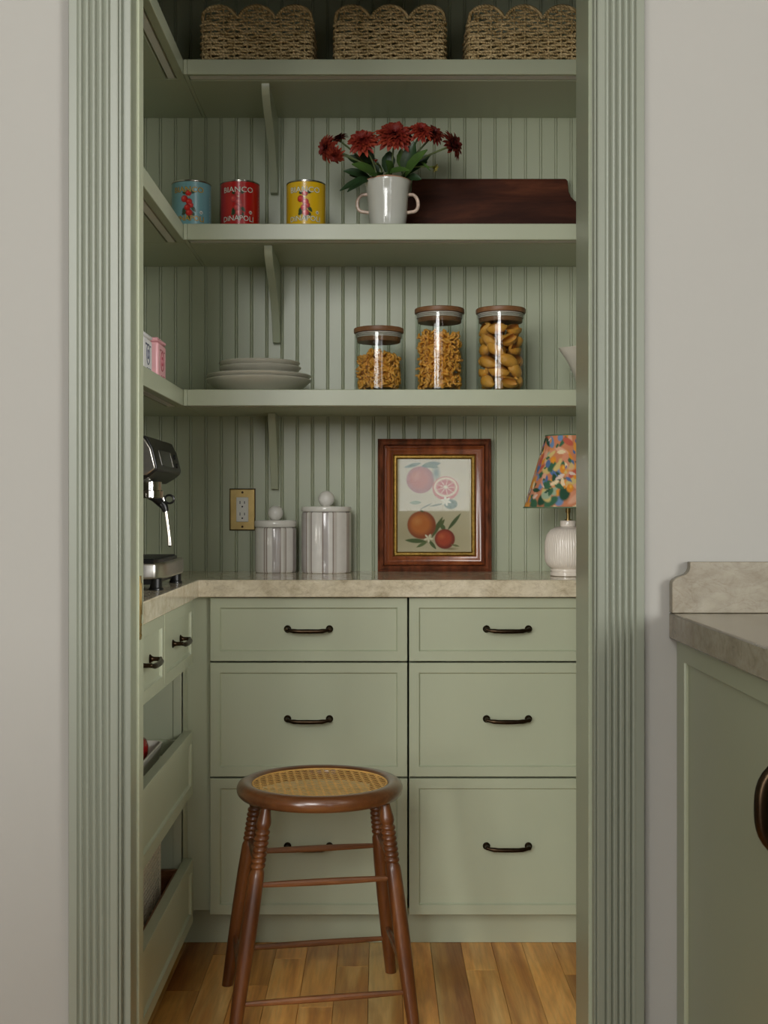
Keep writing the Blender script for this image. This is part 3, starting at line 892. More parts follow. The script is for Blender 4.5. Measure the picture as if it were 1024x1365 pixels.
for (cx, cy, r, hb, hl, rk, seed, lab) in ((-0.2786, 3.33, .0565, .122, .0195, .0212, 2, 'shorter striped ceramic canister with ball-knob lid under the outlet'),
                                         (-0.140, 3.318, .0675, .164, .0150, .0222, 5, 'taller striped ceramic canister with ball-knob lid')):
    c = thing('canister', lab, 'canister', (cx, cy, CT), group='striped canisters')
    obj('body', stripes(r, hb, seed), STRIPE, c)
    ld = obj('lid', MB().lathe([(r - .006, hb + .0004), (r - .001, hb + .0012), (r + .0008, hb + .004), (r + .0008, hb + hl - .005), (r - .001, hb + hl - .001), (r - .006, hb + hl), (.010, hb + hl + .001), (.009, hb + hl + .004)], 48), WHITECER, c)
    obj('knob', MB().sphere((0, 0, hb + hl + rk * .92), rk, 28, 16), WHITECER, ld)

# ------------------------------------------------------------------ table lamp
lx, ly = X(757.5, 3.15), 3.15
lp = thing('table_lamp', 'table lamp with ribbed cream base and floral shade', 'lamp', (lx, ly, CT))
LAMPG = plain('lamp_glaze', S(236, 226, 213), 0.16, 0, 8, 0.03, coat=0.4)
obj('foot', MB().lathe([(.044, .0002), (.047, .002), (.047, .009), (.044, .0105), (.0445, .012), (.046, .014), (.046, .018), (.042, .020)], 48), LAMPG, lp)
bp_ = [(.040, .018), (.046, .021), (.053, .027), (.0585, .036), (.0605, .048), (.0605, .074), (.0595, .090), (.055, .106), (.046, .118), (.034, .125), (.021, .128)]
obj('base', MB().lathe(bp_, 240, wob=lambda a, z: 1 - .022 * abs(math.sin(a * 30)) ** .6 if .02 < z < .126 else 1), LAMPG, lp, smooth=80, label='ribbed cream ceramic body')
obj('collar', MB().lathe([(.0195, .1275), (.0205, .130), (.0205, .141), (.0195, .1425), (.006, .143)], 32), LAMPG, lp)
obj('stem', MB().lathe([(.0085, .1428), (.0085, .1455), (.0045, .1465), (.0045, .162), (.0065, .163), (.0065, .180), (.003, .181), (.003, .235)], 20), BRASS, lp, label='brass stem')
zb_, zt_, rb_, rt_ = .176, .360, .1135, .0575
nw, nh = 280, 70
sv = Canvas(nw, nh, S(206, 132, 92)); sv.asp = 2.6
rng = np.random.RandomState(11)
pal = [S(222, 146, 40), S(226, 156, 62), S(58, 104, 74), S(34, 76, 54), S(84, 116, 160), S(110, 140, 178), S(216, 146, 112), S(196, 92, 72), S(214, 190, 120), S(158, 178, 150), S(224, 170, 140)]
for q in range(260):
    c = pal[rng.randint(len(pal))]
    sv.ell(rng.rand(), rng.rand(), (.012 + .016 * rng.rand()), .05 + .10 * rng.rand(), c, ang=rng.uniform(-1.2, 1.2), soft=.25)
for q in range(150):
    c = [S(58, 104, 74), S(34, 76, 54), S(230, 150, 40), S(214, 146, 116), S(236, 214, 170), S(84, 112, 160), S(226, 204, 190)][rng.randint(7)]
    x0, y0, an, L = rng.rand(), rng.rand(), rng.uniform(0, 6.28), .05 + .10 * rng.rand()
    sv.leaf(x0, y0, x0 + L * math.cos(an) / 2.6, y0 + L * math.sin(an), .012 + .02 * rng.rand(), c)
for q in range(16):
    x0, y0 = rng.rand(), rng.rand()
    sv.ell(x0, y0, .016, .07, S(222, 140, 40), soft=.3); sv.ell(x0 + .004, y0 - .02, .006, .03, S(236, 188, 70), soft=.5)
sv.a[:, -1] = sv.a[:, 0]
vs = []
for j in range(nh):
    u = j / (nh - 1)
    for i in range(nw):
        a = 2 * PI * i / (nw - 1) + 1.0
        r = rt_ + (rb_ - rt_) * u
        vs.append((r * math.cos(a), r * math.sin(a), zt_ + (zb_ - zt_) * u))
sh = obj('shade', MB().add(vs, grid_faces(nw, nh), cols=sv.cols()), vcol('shade_fabric', 0.85, 0, .15, 900), lp, smooth=40, label='fabric shade with orange, green and blue floral pattern')
so = sh.modifiers.new('thick', 'SOLIDIFY'); so.thickness = .0012
GREENTRIM = plain('shade_trim', S(96, 120, 92), 0.8)
for zz, rr in ((zb_, rb_), (zt_, rt_)):
    obj('trim', MB().tube([(rr * math.cos(2 * PI * k / 64), rr * math.sin(2 * PI * k / 64), zz) for k in range(64)], .0019, 6, True), GREENTRIM, lp)
sp_ = MB()
for k in range(3):
    a = 2 * PI * k / 3
    sp_.tube([(0, 0, .232), (rt_ * math.cos(a), rt_ * math.sin(a), zt_ - .004)], .001, 6)
obj('shade_carrier', sp_, BRASS, lp)

# ------------------------------------------------------------------ espresso machine (front faces the aisle, +x)
em = thing('espresso_machine', 'steel and black espresso machine on the left worktop', 'coffee maker', (-0.60, 2.73, CT))
EY0, EY1 = 2.575, 2.890
EX = -0.464
bk = -0.77
obj('housing', MB().prism([(bk, CT + .02), (-0.565, CT + .02), (-0.565, CT + .215), (-0.575, CT + .24), (-0.60, CT + .330), (bk, CT + .330)], 'y', EY0 + .006, EY1 - .006), STEEL, em, world=True, bevel=.004)
hp = [(-0.60, 1.145), (-0.50, 1.145), (-0.481, 1.156), (EX - .002, 1.168), (EX - .0005, 1.176), (EX - .010, 1.215), (EX - .022, 1.2385), (-0.492, 1.2415), (-0.60, 1.2415)]
obj('head', MB().prism(hp, 'y', EY0 + .004, EY1 - .002), BLACK, em, world=True, bevel=.003, smooth=30, label='black control head')
side = [(-0.60, 1.158), (-0.487, 1.158), (EX - .004, 1.172), (EX - .014, 1.214), (EX - .028, 1.236), (-0.60, 1.2375)]
obj('side_panel', MB().prism(side, 'y', EY0, EY0 + .006), STEEL, em, world=True, bevel=.0025, smooth=40, label='polished steel side cheek')
obj('side_panel', MB().prism(side, 'y', EY1 - .004, EY1), STEEL, em, world=True, bevel=.0015, smooth=40)
# control glass, buttons and lever on the sloping face
fa = math.atan2(.010, .040)
def face_pt(yy, zz, off=0): return (EX - .0005 - (zz - 1.176) * .25 + off, yy, zz)
sc_ = MB()
for (ya, yb, za, zb2, off) in ((2.645, 2.775, 1.180, 1.214, .0012),):
    vs = [face_pt(ya, za, -.001), face_pt(yb, za, -.001), face_pt(yb, zb2, -.001), face_pt(ya, zb2, -.001), face_pt(ya, za, off), face_pt(yb, za, off), face_pt(yb, zb2, off), face_pt(ya, zb2, off)]
    sc_.add(vs, [(0, 1, 2, 3), (4, 5, 6, 7), (0, 1, 5, 4), (1, 2, 6, 5), (2, 3, 7, 6), (3, 0, 4, 7)])
obj('display', sc_, BLACKGL, em, world=True, label='dark display panel')
for yy in (2.638, 2.783):
    obj('bezel', MB().tube([face_pt(yy, 1.181, .001), face_pt(yy, 1.213, .001)], .0013, 6), CHROME, em, world=True)
for zz in (1.186, 1.206):
    obj('button', MB().lathe([(.006, 0), (.006, .004), (.004, .005)], 16, Matrix.Translation(face_pt(2.83, zz)) @ Matrix.Rotation(R(90), 4, 'Y')), BLACK, em, world=True)
gx, gy = -0.507, 2.70
obj('group_head', MB().lathe([(.030, 1.146), (.030, 1.128), (.034, 1.126), (.034, 1.112), (.030, 1.110)], 32, Matrix.Translation((gx, gy, 0))), CHROME, em, world=True, label='chrome group head')
obj('drip_tray', MB().prism([(-0.60, EY0 + .004), (-0.50, EY0 + .002), (-0.470, EY0 + .008), (-0.457, EY0 + .030), (-0.4505, EY0 + .08), (-0.449, 2.73), (-0.4505, EY1 - .06), (-0.456, EY1 - .022), (-0.466, EY1 - .006), (-0.49, EY1), (-0.60, EY1)], 'z', CT + .024, CT + .058), STEEL, em, world=True, bevel=.005, smooth=50, seg=3, label='steel drip tray')
gr = MB()
gr.prism([(-0.60, EY0 + .012), (-0.475, EY0 + .014), (-0.468, EY0 + .04), (-0.466, 2.73), (-0.468, EY1 - .04), (-0.475, EY1 - .014), (-0.60, EY1 - .012)], 'z', CT + .0575, CT + .064)
for k in range(24):
    yy = EY0 + .025 + k * .0115
    gr.box(-0.59, -0.476, yy, yy + .006, CT + .064, CT + .0665)
obj('grille', gr, BLACK, em, world=True, label='black slotted drip grille')
for yy in (2.604, 2.856):
    for xx in (-0.472, -0.74):
        obj('foot', MB().lathe([(.0155, 0.0005), (.0155, .004), (.013, .006), (.013, .0245)], 20, Matrix.Translation((xx, yy, CT))), BLACK, em, world=True)
obj('kick_plate', MB().box(-0.74, -0.478, EY0 + .02, EY1 - .02, CT + .012, CT + .025), BLACK, em, world=True)
# steam wand with a black grip and loop
wy = 2.835
wx = lambda px: X(px, wy)
wz = lambda py: Z(py, wy)
wd = obj('steam_wand', MB().tube([(wx(216), wy, wz(655)), (wx(218.5), wy, wz(670)), (wx(221.5), wy, wz(682)), (wx(224), wy, wz(700)), (wx(226), wy, wz(716)), (wx(226.5), wy, wz(722))], [.0045, .0045, .0045, .0045, .0046, .0052], 14), CHROME, em, world=True, label='chrome steam wand')
obj('tip', MB().tube([(wx(226.5), wy, wz(721)), (wx(226.7), wy, wz(727)), (wx(226.8), wy, wz(729))], [.0056, .0056, .003], 14), CHROME, wd, world=True)
obj('grip', MB().tube([(wx(197), wy - .04, wz(660)), (wx(206), wy - .02, wz(664)), (wx(213), wy, wz(669)), (wx(219), wy, wz(675)), (wx(221.3), wy, wz(682))], [.005, .007, .0105, .0095, .007], 14), BLACK, wd, world=True, label='black joint cover')
cxl, czl = wx(225.8), wz(665.5)
obj('loop', MB().tube([(cxl + .0105 * math.cos(2 * PI * k / 24), wy, czl + .0095 * math.sin(2 * PI * k / 24)) for k in range(24)], .0026, 8, True), BLACK, wd, world=True, label='black finger loop')
obj('hot_water_spout', MB().tube([(-0.515, 2.60, 1.12), (-0.509, 2.60, 1.105), (-0.505, 2.60, 1.095)], [.005, .005, .0045], 12), CHROME, em, world=True)

# ------------------------------------------------------------------ cans
def text_mesh(txt, size, bold=0.0):
    cu = bpy.data.curves.new('lettering', 'FONT')
    cu.body = txt; cu.size = size; cu.align_x = 'CENTER'; cu.offset = bold; cu.resolution_u = 2
    tmp = bpy.data.objects.new('lettering', cu)
    COL.objects.link(tmp)
    bpy.context.view_layer.update()
    dg = bpy.context.evaluated_depsgraph_get()
    me = bpy.data.meshes.new_from_object(tmp.evaluated_get(dg))
    bpy.data.objects.remove(tmp)
    bm = bmesh.new(); bm.from_mesh(me)
    bmesh.ops.triangulate(bm, faces=bm.faces)
    bmesh.ops.subdivide_edges(bm, edges=[e for e in bm.edges if e.calc_length() > size * .25], cuts=1)
    bm.to_mesh(me); bm.free()
    return me
def wrap_text(txt, size, z, r, stretch, arch=0, bold=0.0, mid=0.0):
    me = text_mesh(txt, size, bold)
    xs = [v.co.x for v in me.vertices]
    c = (min(xs) + max(xs)) / 2; hw = (max(xs) - min(xs)) / 2
    for v in me.vertices:
        x, y = (v.co.x - c), v.co.y
        a = x / hw * stretch + mid
        zz = z + y + arch * (1 - (x / hw) ** 2)
        v.co = (r * math.sin(a), -r * math.cos(a), zz)
    return me
TIN = plain('tin_metal', S(196, 192, 182), 0.25, 1.0, 40, 0.05)
CANC = vcol('can_label', 0.32, 0.25)
def make_can(loc, label, ground, letter, halo, extra):
    c = thing('tomato_can', label, 'can', loc, group='tomato cans on the middle shelf')
    r, h = .0502, .1195
    obj('tin', MB().lathe([(r - .002, .0004), (r + .0006, .001), (r + .0006, .003), (r - .0008, .0042), (r - .0008, h - .0042), (r + .0006, h - .003), (r + .0006, h - .001), (r - .001, h), (r - .003, h - .004), (.001, h - .004)], 48), TIN, c)
    nw, nh = 200, 84
    cv = Canvas(nw, nh, ground); cv.asp = 2 * PI * r / .110
    ua = lambda deg: .5 + deg / 360
    red, dk, gn, pk = S(206, 40, 34), S(150, 24, 22), S(34, 66, 36), S(206, 86, 88)
    if extra == 'red': red, dk = S(200, 62, 62), S(150, 40, 44)
    def tom(deg, v, s): cv.ball(ua(deg), v, s / cv.asp, S(236, 120, 100), red, dk, s)
    for (d, v, L, an) in ((-16, .62, .12, 2.2), (18, .60, .13, .9), (-14, .72, .1, 2.6), (16, .74, .08, .6), (-8, .30, .1, 3.6), (10, .28, .1, -.4), (0, .8, .1, 1.5)):
        x0 = ua(d * .4); cv.leaf(x0, v - .04, x0 + L * math.cos(an) * 1.4 / cv.asp, v + L * math.sin(an), .045, gn)
    for (d, v, s) in ((0, .27, .075), (-12, .40, .085), (2, .47, .08), (8, .55, .06), (-3, .60, .08), (2, .72, .085)): tom(d, v, s)
    cv.ell(ua(0), .34, .03 / cv.asp, .012, S(216, 190, 130), soft=.5); cv.ell(ua(2), .52, .03 / cv.asp, .02, pk, soft=.6)
    cv.ell(ua(38), .70, .040 / cv.asp, .040, S(230, 226, 216), soft=.1); cv.ell(ua(38), .70, .026 / cv.asp, .026, S(96, 110, 92), soft=.2); cv.ell(ua(38), .69, .014 / cv.asp, .010, S(226, 222, 212), soft=.3)
    for v in np.linspace(.30, .95, 24): cv.ell(ua(76), v, .010 / cv.asp, .006, S(214, 204, 180), soft=.3, op=.8)
    vs = []
    for j in range(nh):
        for i in range(nw):
            a = 2 * PI * i / (nw - 1) - PI
            vs.append((r * math.sin(a), -r * math.cos(a), h - .0048 - (h - .0096) * j / (nh - 1)))
    cv.a[:, -1] = cv.a[:, 0]
    lb = obj('paper_label', MB().add(vs, grid_faces(nw, nh), cols=cv.cols()), CANC, c, smooth=60, label='printed paper label')
    for nm, col, off, bo in (('letter_outline', halo, .00025, .0007), ('lettering', letter, .0005, .0001)):
        m_ = plain(nm + '_ink', col, 0.4)
        tmz = wrap_text('BIANCO', .0195, .0880, r + off, .80, .0, bo)
        obj(nm, tmz, m_, lb)
        tmz = wrap_text('DiNAPOLI', .0185, .0140, r + off, .82, .002, bo)
        obj(nm, tmz, m_, lb)
    return c
CZ = SH[1][0]
make_can((-0.479, 3.142, CZ + .0003), 'pale blue can of tomatoes in the shelf corner', S(112, 160, 166), S(196, 160, 70), S(88, 84, 52), 'blue')
make_can((-0.354, 3.142, CZ + .0003), 'red can of tomatoes between the blue and yellow cans', S(186, 20, 18), S(226, 222, 208), S(96, 18, 22), 'red')
make_can((-0.1847, 3.142, CZ + .0003), 'yellow can of tomatoes right of the red can', S(226, 182, 20), S(226, 222, 196), S(120, 126, 110), 'yellow')

# ------------------------------------------------------------------ flower pot
vx, vy = 0.025, 3.150
va = thing('flower_pot', 'pale grey-white glazed pot with two terracotta-edged ear handles', 'vase', (vx, vy, CZ + .0003))
POTG = plain('pot_glaze', S(206, 206, 196), 0.14, 0, 14, 0.05, bscale=30, bstr=0.15, coat=0.5)
HANDG = plain('worn_glaze_handle', S(204, 178, 158), 0.25, 0, 70, 0.3)
TERRA = plain('terracotta_edge', S(196, 150, 122), 0.3, 0, 40, 0.18)
hv = .128
KV = hv / .1415
pot_prof = [(.036, .0002), (.041, .001), (.0435, .006), (.047, .02), (.0495, .04), (.0505, .06), (.0515, .08), (.0535, .105), (.0565, .125), (.0600, .136), (.0600, .1405),
            (.0565, .140), (.053, .120), (.0475, .080), (.0455, .04), (.040, .010), (.001, .008)]
obj('body', MB().lathe([(r_, z_ * KV) for r_, z_ in pot_prof], 56, wob=lambda a, z: 1 + .006 * math.sin(a * 3 + z * 30)), POTG, va, smooth=50)
obj('rim', MB().tube([(.0585 * math.cos(2 * PI * k / 56), .0585 * math.sin(2 * PI * k / 56), hv + .0012 * math.sin(3 * 2 * PI * k / 56)) for k in range(56)], .0022, 8, True), TERRA, va, label='bare clay rim')
for s in (-1, 1):
    pts = []
    for k in range(15):
        a = R(80) - R(160) * k / 14
        pts.append((s * (.050 + .0285 * max(0, math.cos(a)) ** .6), 0, .0745 + .0235 * math.sin(a) - .004 * math.cos(a)))
    pts[0] = (s * .0515, 0, .096); pts[-1] = (s * .0475, 0, .049)
    obj('handle', MB().tube(pts, .0046, 10), HANDG, va, label='ear handle with worn clay edge')

# ------------------------------------------------------------------ flowers
PETAL = vcol('petal', 0.6)
LEAFM = plain('leaf_green', S(74, 104, 46), 0.45, 0, 30, 0.25)
LEAFD = plain('leaf_dark_green', S(42, 66, 36), 0.45, 0, 30, 0.25)
STEMM = plain('stem_green', S(86, 100, 52), 0.5, 0, 40, 0.2)
def bloom_mesh(r, seed, tint, np_=88, open_=1.0):
    rnd = random.Random(seed)
    mb = MB()
    for k in range(np_):
        lay = k / np_
        th = k * 2.39996 + rnd.uniform(-.15, .15)
        el = R(86 - 96 * lay ** 0.8 * open_) + rnd.uniform(-.1, .1)       # inner ones upright
        L = r * (0.45 + 0.6 * lay) * rnd.uniform(.85, 1.1)
        wd = r * .13 * rnd.uniform(.85, 1.2)
        Mx = Matrix.Rotation(th, 4, 'Z') @ Matrix.Rotation(-el, 4, 'Y')
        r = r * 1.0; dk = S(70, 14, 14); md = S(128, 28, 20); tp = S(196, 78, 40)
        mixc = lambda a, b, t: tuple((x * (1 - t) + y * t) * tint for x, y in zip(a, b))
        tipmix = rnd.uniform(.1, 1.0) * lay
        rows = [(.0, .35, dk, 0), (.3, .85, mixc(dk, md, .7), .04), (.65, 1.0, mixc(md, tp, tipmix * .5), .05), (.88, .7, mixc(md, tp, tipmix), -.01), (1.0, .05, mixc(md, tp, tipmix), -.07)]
        vs, cs, fs = [], [], []
        for (u, wk, c, dz) in rows:
            for s in (-1, 0, 1):
                vs.append((L * u, s * wd * wk, dz * r + (abs(s) * .05 * r * wk)))
                cs.append(c)
        for i in range(4):
            for j in range(2):
                fs.append((i * 3 + j, i * 3 + j + 1, i * 3 + 4 + j, i * 3 + 3 + j))
        mb.add(vs, fs, Mx, cs)
    return mb
def leaf_mesh(p0, p1, wd, facing, droop=.12, seed=0):
    p0, p1 = Vector(p0), Vector(p1)
    d = p1 - p0; L = d.length; d.normalize()
    side = d.cross(Vector(facing)).normalized(); nrm = side.cross(d).normalized()
    vs, fs = [], []
    n = 9
    for i in range(n):
        u = i / (n - 1)
        wv = wd / 2 * (math.sin(PI * min(1, u * .93 + .05)) ** .75) * (1 + .06 * math.sin(i * 2.4 + seed))
        c = p0 + d * L * u + nrm * (math.sin(u * PI) * .07 * L) - Vector((0, 0, 1)) * droop * L * u * u
        for s in (-1, -.5, 0, .5, 1):
            vs.append(c + side * wv * s + nrm * (abs(s) ** 1.5 * wv * .3))
    for i in range(n - 1):
        for j in range(4):
            fs.append((i * 5 + j, i * 5 + j + 1, i * 5 + 6 + j, i * 5 + 5 + j))
    return MB().add(vs, fs)
VT = CZ + hv
def stem_pts(b, e, sag):
    b, e = Vector(b), Vector(e)
    dx = max(-.036, min(.036, (e.x - vx) * .45)); dy = max(-.030, min(.02, (e.y - vy) * .5))
    m = Vector((vx + dx, vy + dy, VT + .004))          # leaves the pot inside its rim
    c = m + (m - b) * .35
    up = [b.lerp(m, u / 4) for u in range(4)]
    return up + [m * (1 - u) ** 2 + c * 2 * u * (1 - u) + e * u * u for u in [i / 9 for i in range(10)]]
def flower(px, py, d, r, face, tint, label, seed, leaves=(), base=(0, 0), kind='flower', np_=88, open_=1.0):
    e = Vector((X(px, d), d, Z(py, d)))
    b = Vector((vx + base[0], vy + base[1], CZ + .03))
    f = thing(kind, label, 'flower', (b.x, b.y, b.z), group='chrysanthemums in the pot')
    tint *= .78
    fv = Vector(face).normalized()
    obj('stem', MB().tube(stem_pts(b, e - fv * r * .25, .02), .0024, 7), STEMM, f, world=True)
    q = fv.to_track_quat('Z', 'Y').to_matrix().to_4x4()
    r *= 1.2
    bm_ = bloom_mesh(r, seed, tint, int(np_ * 1.3), open_)
    M = Matrix.Translation(e) @ q
    bm_.v = [tuple(M @ Vector(p)) for p in bm_.v]
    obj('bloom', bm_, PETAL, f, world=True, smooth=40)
    obj('calyx', MB().lathe([(.002, -r * .28), (r * .22, -r * .12), (r * .26, 0.0)], 10, M), STEMM, f, world=True)
    for i, (a, b2, d1_, d2_, wd_, fc, mt) in enumerate(leaves):
        d1_ = max(d1_, 3.135); a = (vx * 521 + VX + (a[0] - vx * 521 - VX) * .8, min(a[1], 237))
        obj('leaf', leaf_mesh((X(a[0], d1_), d1_, Z(a[1], d1_)), (X(b2[0], d2_), d2_, Z(b2[1], d2_)), wd_, fc, .06, i), LEAFM if mt == 'm' else LEAFD, f, world=True, smooth=60)
    return f
FC = (0.1, -1, .35)
flower(437, 198, 3.10, .030, (-.75, -.6, -.1), .85, 'dark red chrysanthemum drooping at the far left of the bouquet', 1,
       [((492, 240), (453, 251), 3.12, 3.08, .020, FC, 'd'), ((490, 243), (463, 253), 3.11, 3.08, .018, FC, 'd'), ((486, 236), (466, 232), 3.16, 3.15, .026, FC, 'd')], (-.035, 0))
flower(453, 186, 3.15, .022, (-.4, -.3, .7), .45, 'small maroon chrysanthemum tucked behind the leftmost bloom', 2, [((487, 226), (462, 206), 3.17, 3.17, .030, FC, 'd')], (-.03, .01))
flower(447, 206, 3.09, .022, (-.3, -.6, -.7), .9, 'red-orange chrysanthemum hanging below the leftmost bloom', 21, [((484, 238), (458, 226), 3.14, 3.12, .024, FC, 'd')], (-.034, -.01))
flower(484, 190, 3.10, .036, (-.15, -.85, .45), 1.15, 'bright orange-red chrysanthemum left of the central bloom', 3,
       [((500, 239), (469, 216), 3.10, 3.07, .030, FC, 'm'), ((494, 215), (478, 203), 3.15, 3.14, .040, FC, 'd'), ((500, 232), (490, 206), 3.16, 3.15, .03, FC, 'd')], (-.02, -.01))
flower(526, 183, 3.10, .044, (.02, -.85, .5), 1.05, 'largest red chrysanthemum at the top centre of the bouquet', 4,
       [((520, 238), (514, 212), 3.09, 3.07, .036, FC, 'm'), ((508, 238), (546, 224), 3.085, 3.06, .026, (0, -1, .6), 'm'), ((538, 222), (535, 197), 3.12, 3.11, .024, FC, 'm'), ((515, 230), (520, 200), 3.16, 3.15, .035, FC, 'd')], (0, -.01), np_=110)
flower(561, 176, 3.10, .029, (.1, -.8, .5), 1.25, 'orange-red chrysanthemum just right of the central bloom', 5,
       [((546, 238), (553, 186), 3.11, 3.10, .040, (-.3, -1, .1), 'd'), ((545, 236), (570, 196), 3.085, 3.06, .028, (-.2, -1, .3), 'm')], (.02, -.01))
flower(577, 180, 3.13, .028, (.35, -.7, .5), .6, 'maroon chrysanthemum between the orange-red and the outermost right blooms', 6,
       [((550, 232), (574, 204), 3.13, 3.12, .026, FC, 'd')], (.025, .01))
flower(602, 194, 3.11, .035, (.75, -.45, .25), .55, 'dark maroon chrysanthemum leaning out at the far right', 7,
       [((548, 240), (562, 238), 3.13, 3.12, .022, FC, 'd'), ((552, 228), (570, 214), 3.14, 3.13, .022, FC, 'd')], (.035, 0), np_=64)
flower(501, 217, 3.075, .010, (0, -.4, 1), 1.2, 'small orange bud low over the pot rim', 8, [((505, 240), (492, 232), 3.09, 3.08, .016, FC, 'm'), ((503, 240), (508, 228), 3.08, 3.07, .016, FC, 'm')], (-.01, -.03), 'flower_bud', 26, .45)
YB1 = flower(578, 223, 3.10, .012, (.5, -.5, -.4), 1.0, 'yellow-green bud drooping in front of the dark board', 9, [((566, 214), (574, 226), 3.10, 3.09, .008, FC, 'm')], (.03, -.02), 'flower_bud', 26, .5)
for ch in YB1.children:
    if ch.name.startswith('bloom'):
        ch.data.materials.clear(); ch.data.materials.append(plain('bud_yellow_green', S(150, 140, 60), 0.6, 0, 60, 0.3))

# ------------------------------------------------------------------ walnut board
DW = wood('dark_walnut', S(46, 22, 13), S(80, 41, 24), S(122, 68, 40), 'x', 0.5, 8, 0.0, 0.0, 5)
DW.node_tree.nodes['Principled BSDF'].inputs['Specular IOR Level'].default_value = 0.15
bl, br_, bh = 0.060, 0.5555, .1935
poly = []
def cove(xc, s):
    # concave notch at an upper corner
    return [(xc, bh - .068), (xc - s * .014, bh - .062), (xc - s * .026, bh - .050), (xc - s * .032, bh - .034), (xc - s * .034, bh - .006), (xc - s * .038, bh - .001), (xc - s * .042, bh)]
pr = cove(br_, 1); plft = cove(bl, -1)[::-1]
poly = [(bl, 0), (br_, 0)] + pr + plft
wb_ = MB().prism(poly, 'y', -.0125, .0125)
wo_ = obj('serving_board', wb_, DW, smooth=30, bevel=.0015)
wo_.location = (0, 3.372, CZ + .0008); wo_.rotation_euler = (R(-3.2), 0, 0)
wo_.location.y = 3.366
tag(wo_, 'long dark walnut board with scooped corners leaning behind the flower pot', 'board')

# ------------------------------------------------------------------ lowest shelf: plates
LZ = SH[2][0]
PLATE = plain('stoneware_plate', S(208, 205, 189), 0.3, 0, 30, 0.04)
def plate(r, z, h, label, dx=0):
    prof = [(.0005, .006), (r * .5, .006), (r * .54, .0), (r * .60, .0), (r * .64, .005), (r * .82, h * .42), (r * .95, h * .80), (r - .001, h - .002), (r, h), (r - .002, h + .0018), (r * .93, h * .95), (r * .8, h * .62), (r * .6, .0095), (.0005, .0095)]
    o = obj('plate', MB().lathe(prof, 64, wob=lambda a, zz: 1 + .004 * math.sin(2 * a + r * 90)), PLATE, smooth=50)
    o.location = (X(345, 3.2) + dx, 3.2, LZ + z)
    tag(o, label, 'plate', 'stacked stoneware plates')
    return o
plate(.1375, .0004, .036, 'large stoneware plate at the bottom of the stack')
plate(.1360, .0140, .034, 'large stoneware plate second from the bottom of the stack', .001)
plate(.1070, .0360, .0335, 'smaller stoneware plate second from the top of the stack', .004)
plate(.1060, .0490, .0330, 'smaller stoneware plate on top of the stack', .002)

# ------------------------------------------------------------------ glass jars with pasta
LIDW = wood('jar_lid_wood', S(98, 64, 38), S(130, 90, 56), S(156, 114, 76), 'x', 0.45, 18, 0.2, 0, rings=False)
SILI = glass_mat('clear_silicone', (0.86, 0.86, 0.84), 1.0)
PASTA = plain('dry_pasta', S(226, 160, 62), 0.5, 0, 80, 0.12)
PASTA2 = plain('dry_shell_pasta', S(214, 152, 58), 0.55, 0, 50, 0.1)
JR_ = .0632
def jar(cx, cy, h, label):
    t = thing('glass_jar', label, 'jar', (cx, cy, LZ + .0004), group='pasta jars')
    g = [(.001, 0), (JR_ - .003, 0), (JR_ - .0006, .0012), (JR_, .004), (JR_, h - .016), (JR_ - .0024, h - .016), (JR_ - .0024, .0065), (JR_ - .006, .0048), (.001, .0045)]
    obj('glass', MB().lathe(g, 64, None, False, False), GLASS, t, smooth=50, label='clear straight-sided glass')
    ld = obj('lid', MB().lathe([(.001, h - .0125), (JR_ + .0004, h - .0125), (JR_ + .0012, h - .011), (JR_ + .0012, h - .002), (JR_ - .0005, h - .0002), (JR_ - .003, h), (.001, h)], 56), LIDW, t, label='flat wooden lid')
    obj('plug', MB().lathe([(.001, h - .036), (JR_ - .008, h - .036), (JR_ - .007, h - .034), (JR_ - .007, h - .0127), (.001, h - .0127)], 48), LIDW, ld)
    gk = MB()
    for q in range(3):
        zz = h - .0235 + q * .0042
        gk.tube([((JR_ - .0052) * math.cos(2 * PI * k / 48), (JR_ - .0052) * math.sin(2 * PI * k / 48), zz) for k in range(48)], .0017, 6, True)
    obj('seal', gk, plain('seal_silicone', S(196, 190, 180), 0.4), ld, label='pale silicone seal')
    return t
def macaroni(mb, c, rot, s):
    pts = [Vector((math.cos(a) * .0062, math.sin(a) * .0062, .0014 * i)) * s for i, a in enumerate([R(-80 + 32 * q) for q in range(6)])]
    pts = [Vector(c) + rot @ (p - Vector((.003, 0, .0035)) * s) for p in pts]
    mb.tube(pts, .0031 * s, 6)
def pasta_fill(cx, cy, zt, count, seed, label):
    rnd = random.Random(seed)
    mb = MB()
    lim = JR_ - .0024 - .0070
    for k in range(count):
        rr = lim * math.sqrt(rnd.uniform(.42, 1.0)) if rnd.random() < .8 else lim * math.sqrt(rnd.random())
        a = rnd.uniform(0, 2 * PI)
        if rr < lim * .6: z = zt - rnd.uniform(0, .02)
        else: z = .0145 + (zt - .0145) * ((k * .61803) % 1) + rnd.uniform(-.003, .003)
        z = max(.0145, z + .006 * math.sin(a * 2 + seed) * (z / zt))
        rot = Matrix.Rotation(rnd.uniform(0, 6.28), 3, 'Z') @ Matrix.Rotation(rnd.uniform(0, 3.14), 3, 'X') @ Matrix.Rotation(rnd.uniform(0, 6.28), 3, 'Y')
        macaroni(mb, (rr * math.cos(a), rr * math.sin(a), z), rot, rnd.uniform(.95, 1.1))
    mb.lathe([(.001, .012), (lim * .72, .012), (lim * .72, zt - .014), (.001, zt - .010)], 24)
    o = obj('dry_pasta', mb, PASTA, smooth=60)
    o.location = (cx, cy, LZ + .0004)
    return tag(o, label, 'pasta', None, 'stuff')
J = [(X(505, 3.16), .166), (X(586, 3.16), .2165), (X(667.6, 3.16), .2165)]
jar(J[0][0], 3.16, J[0][1], 'short glass jar with wooden lid, beside the plates')
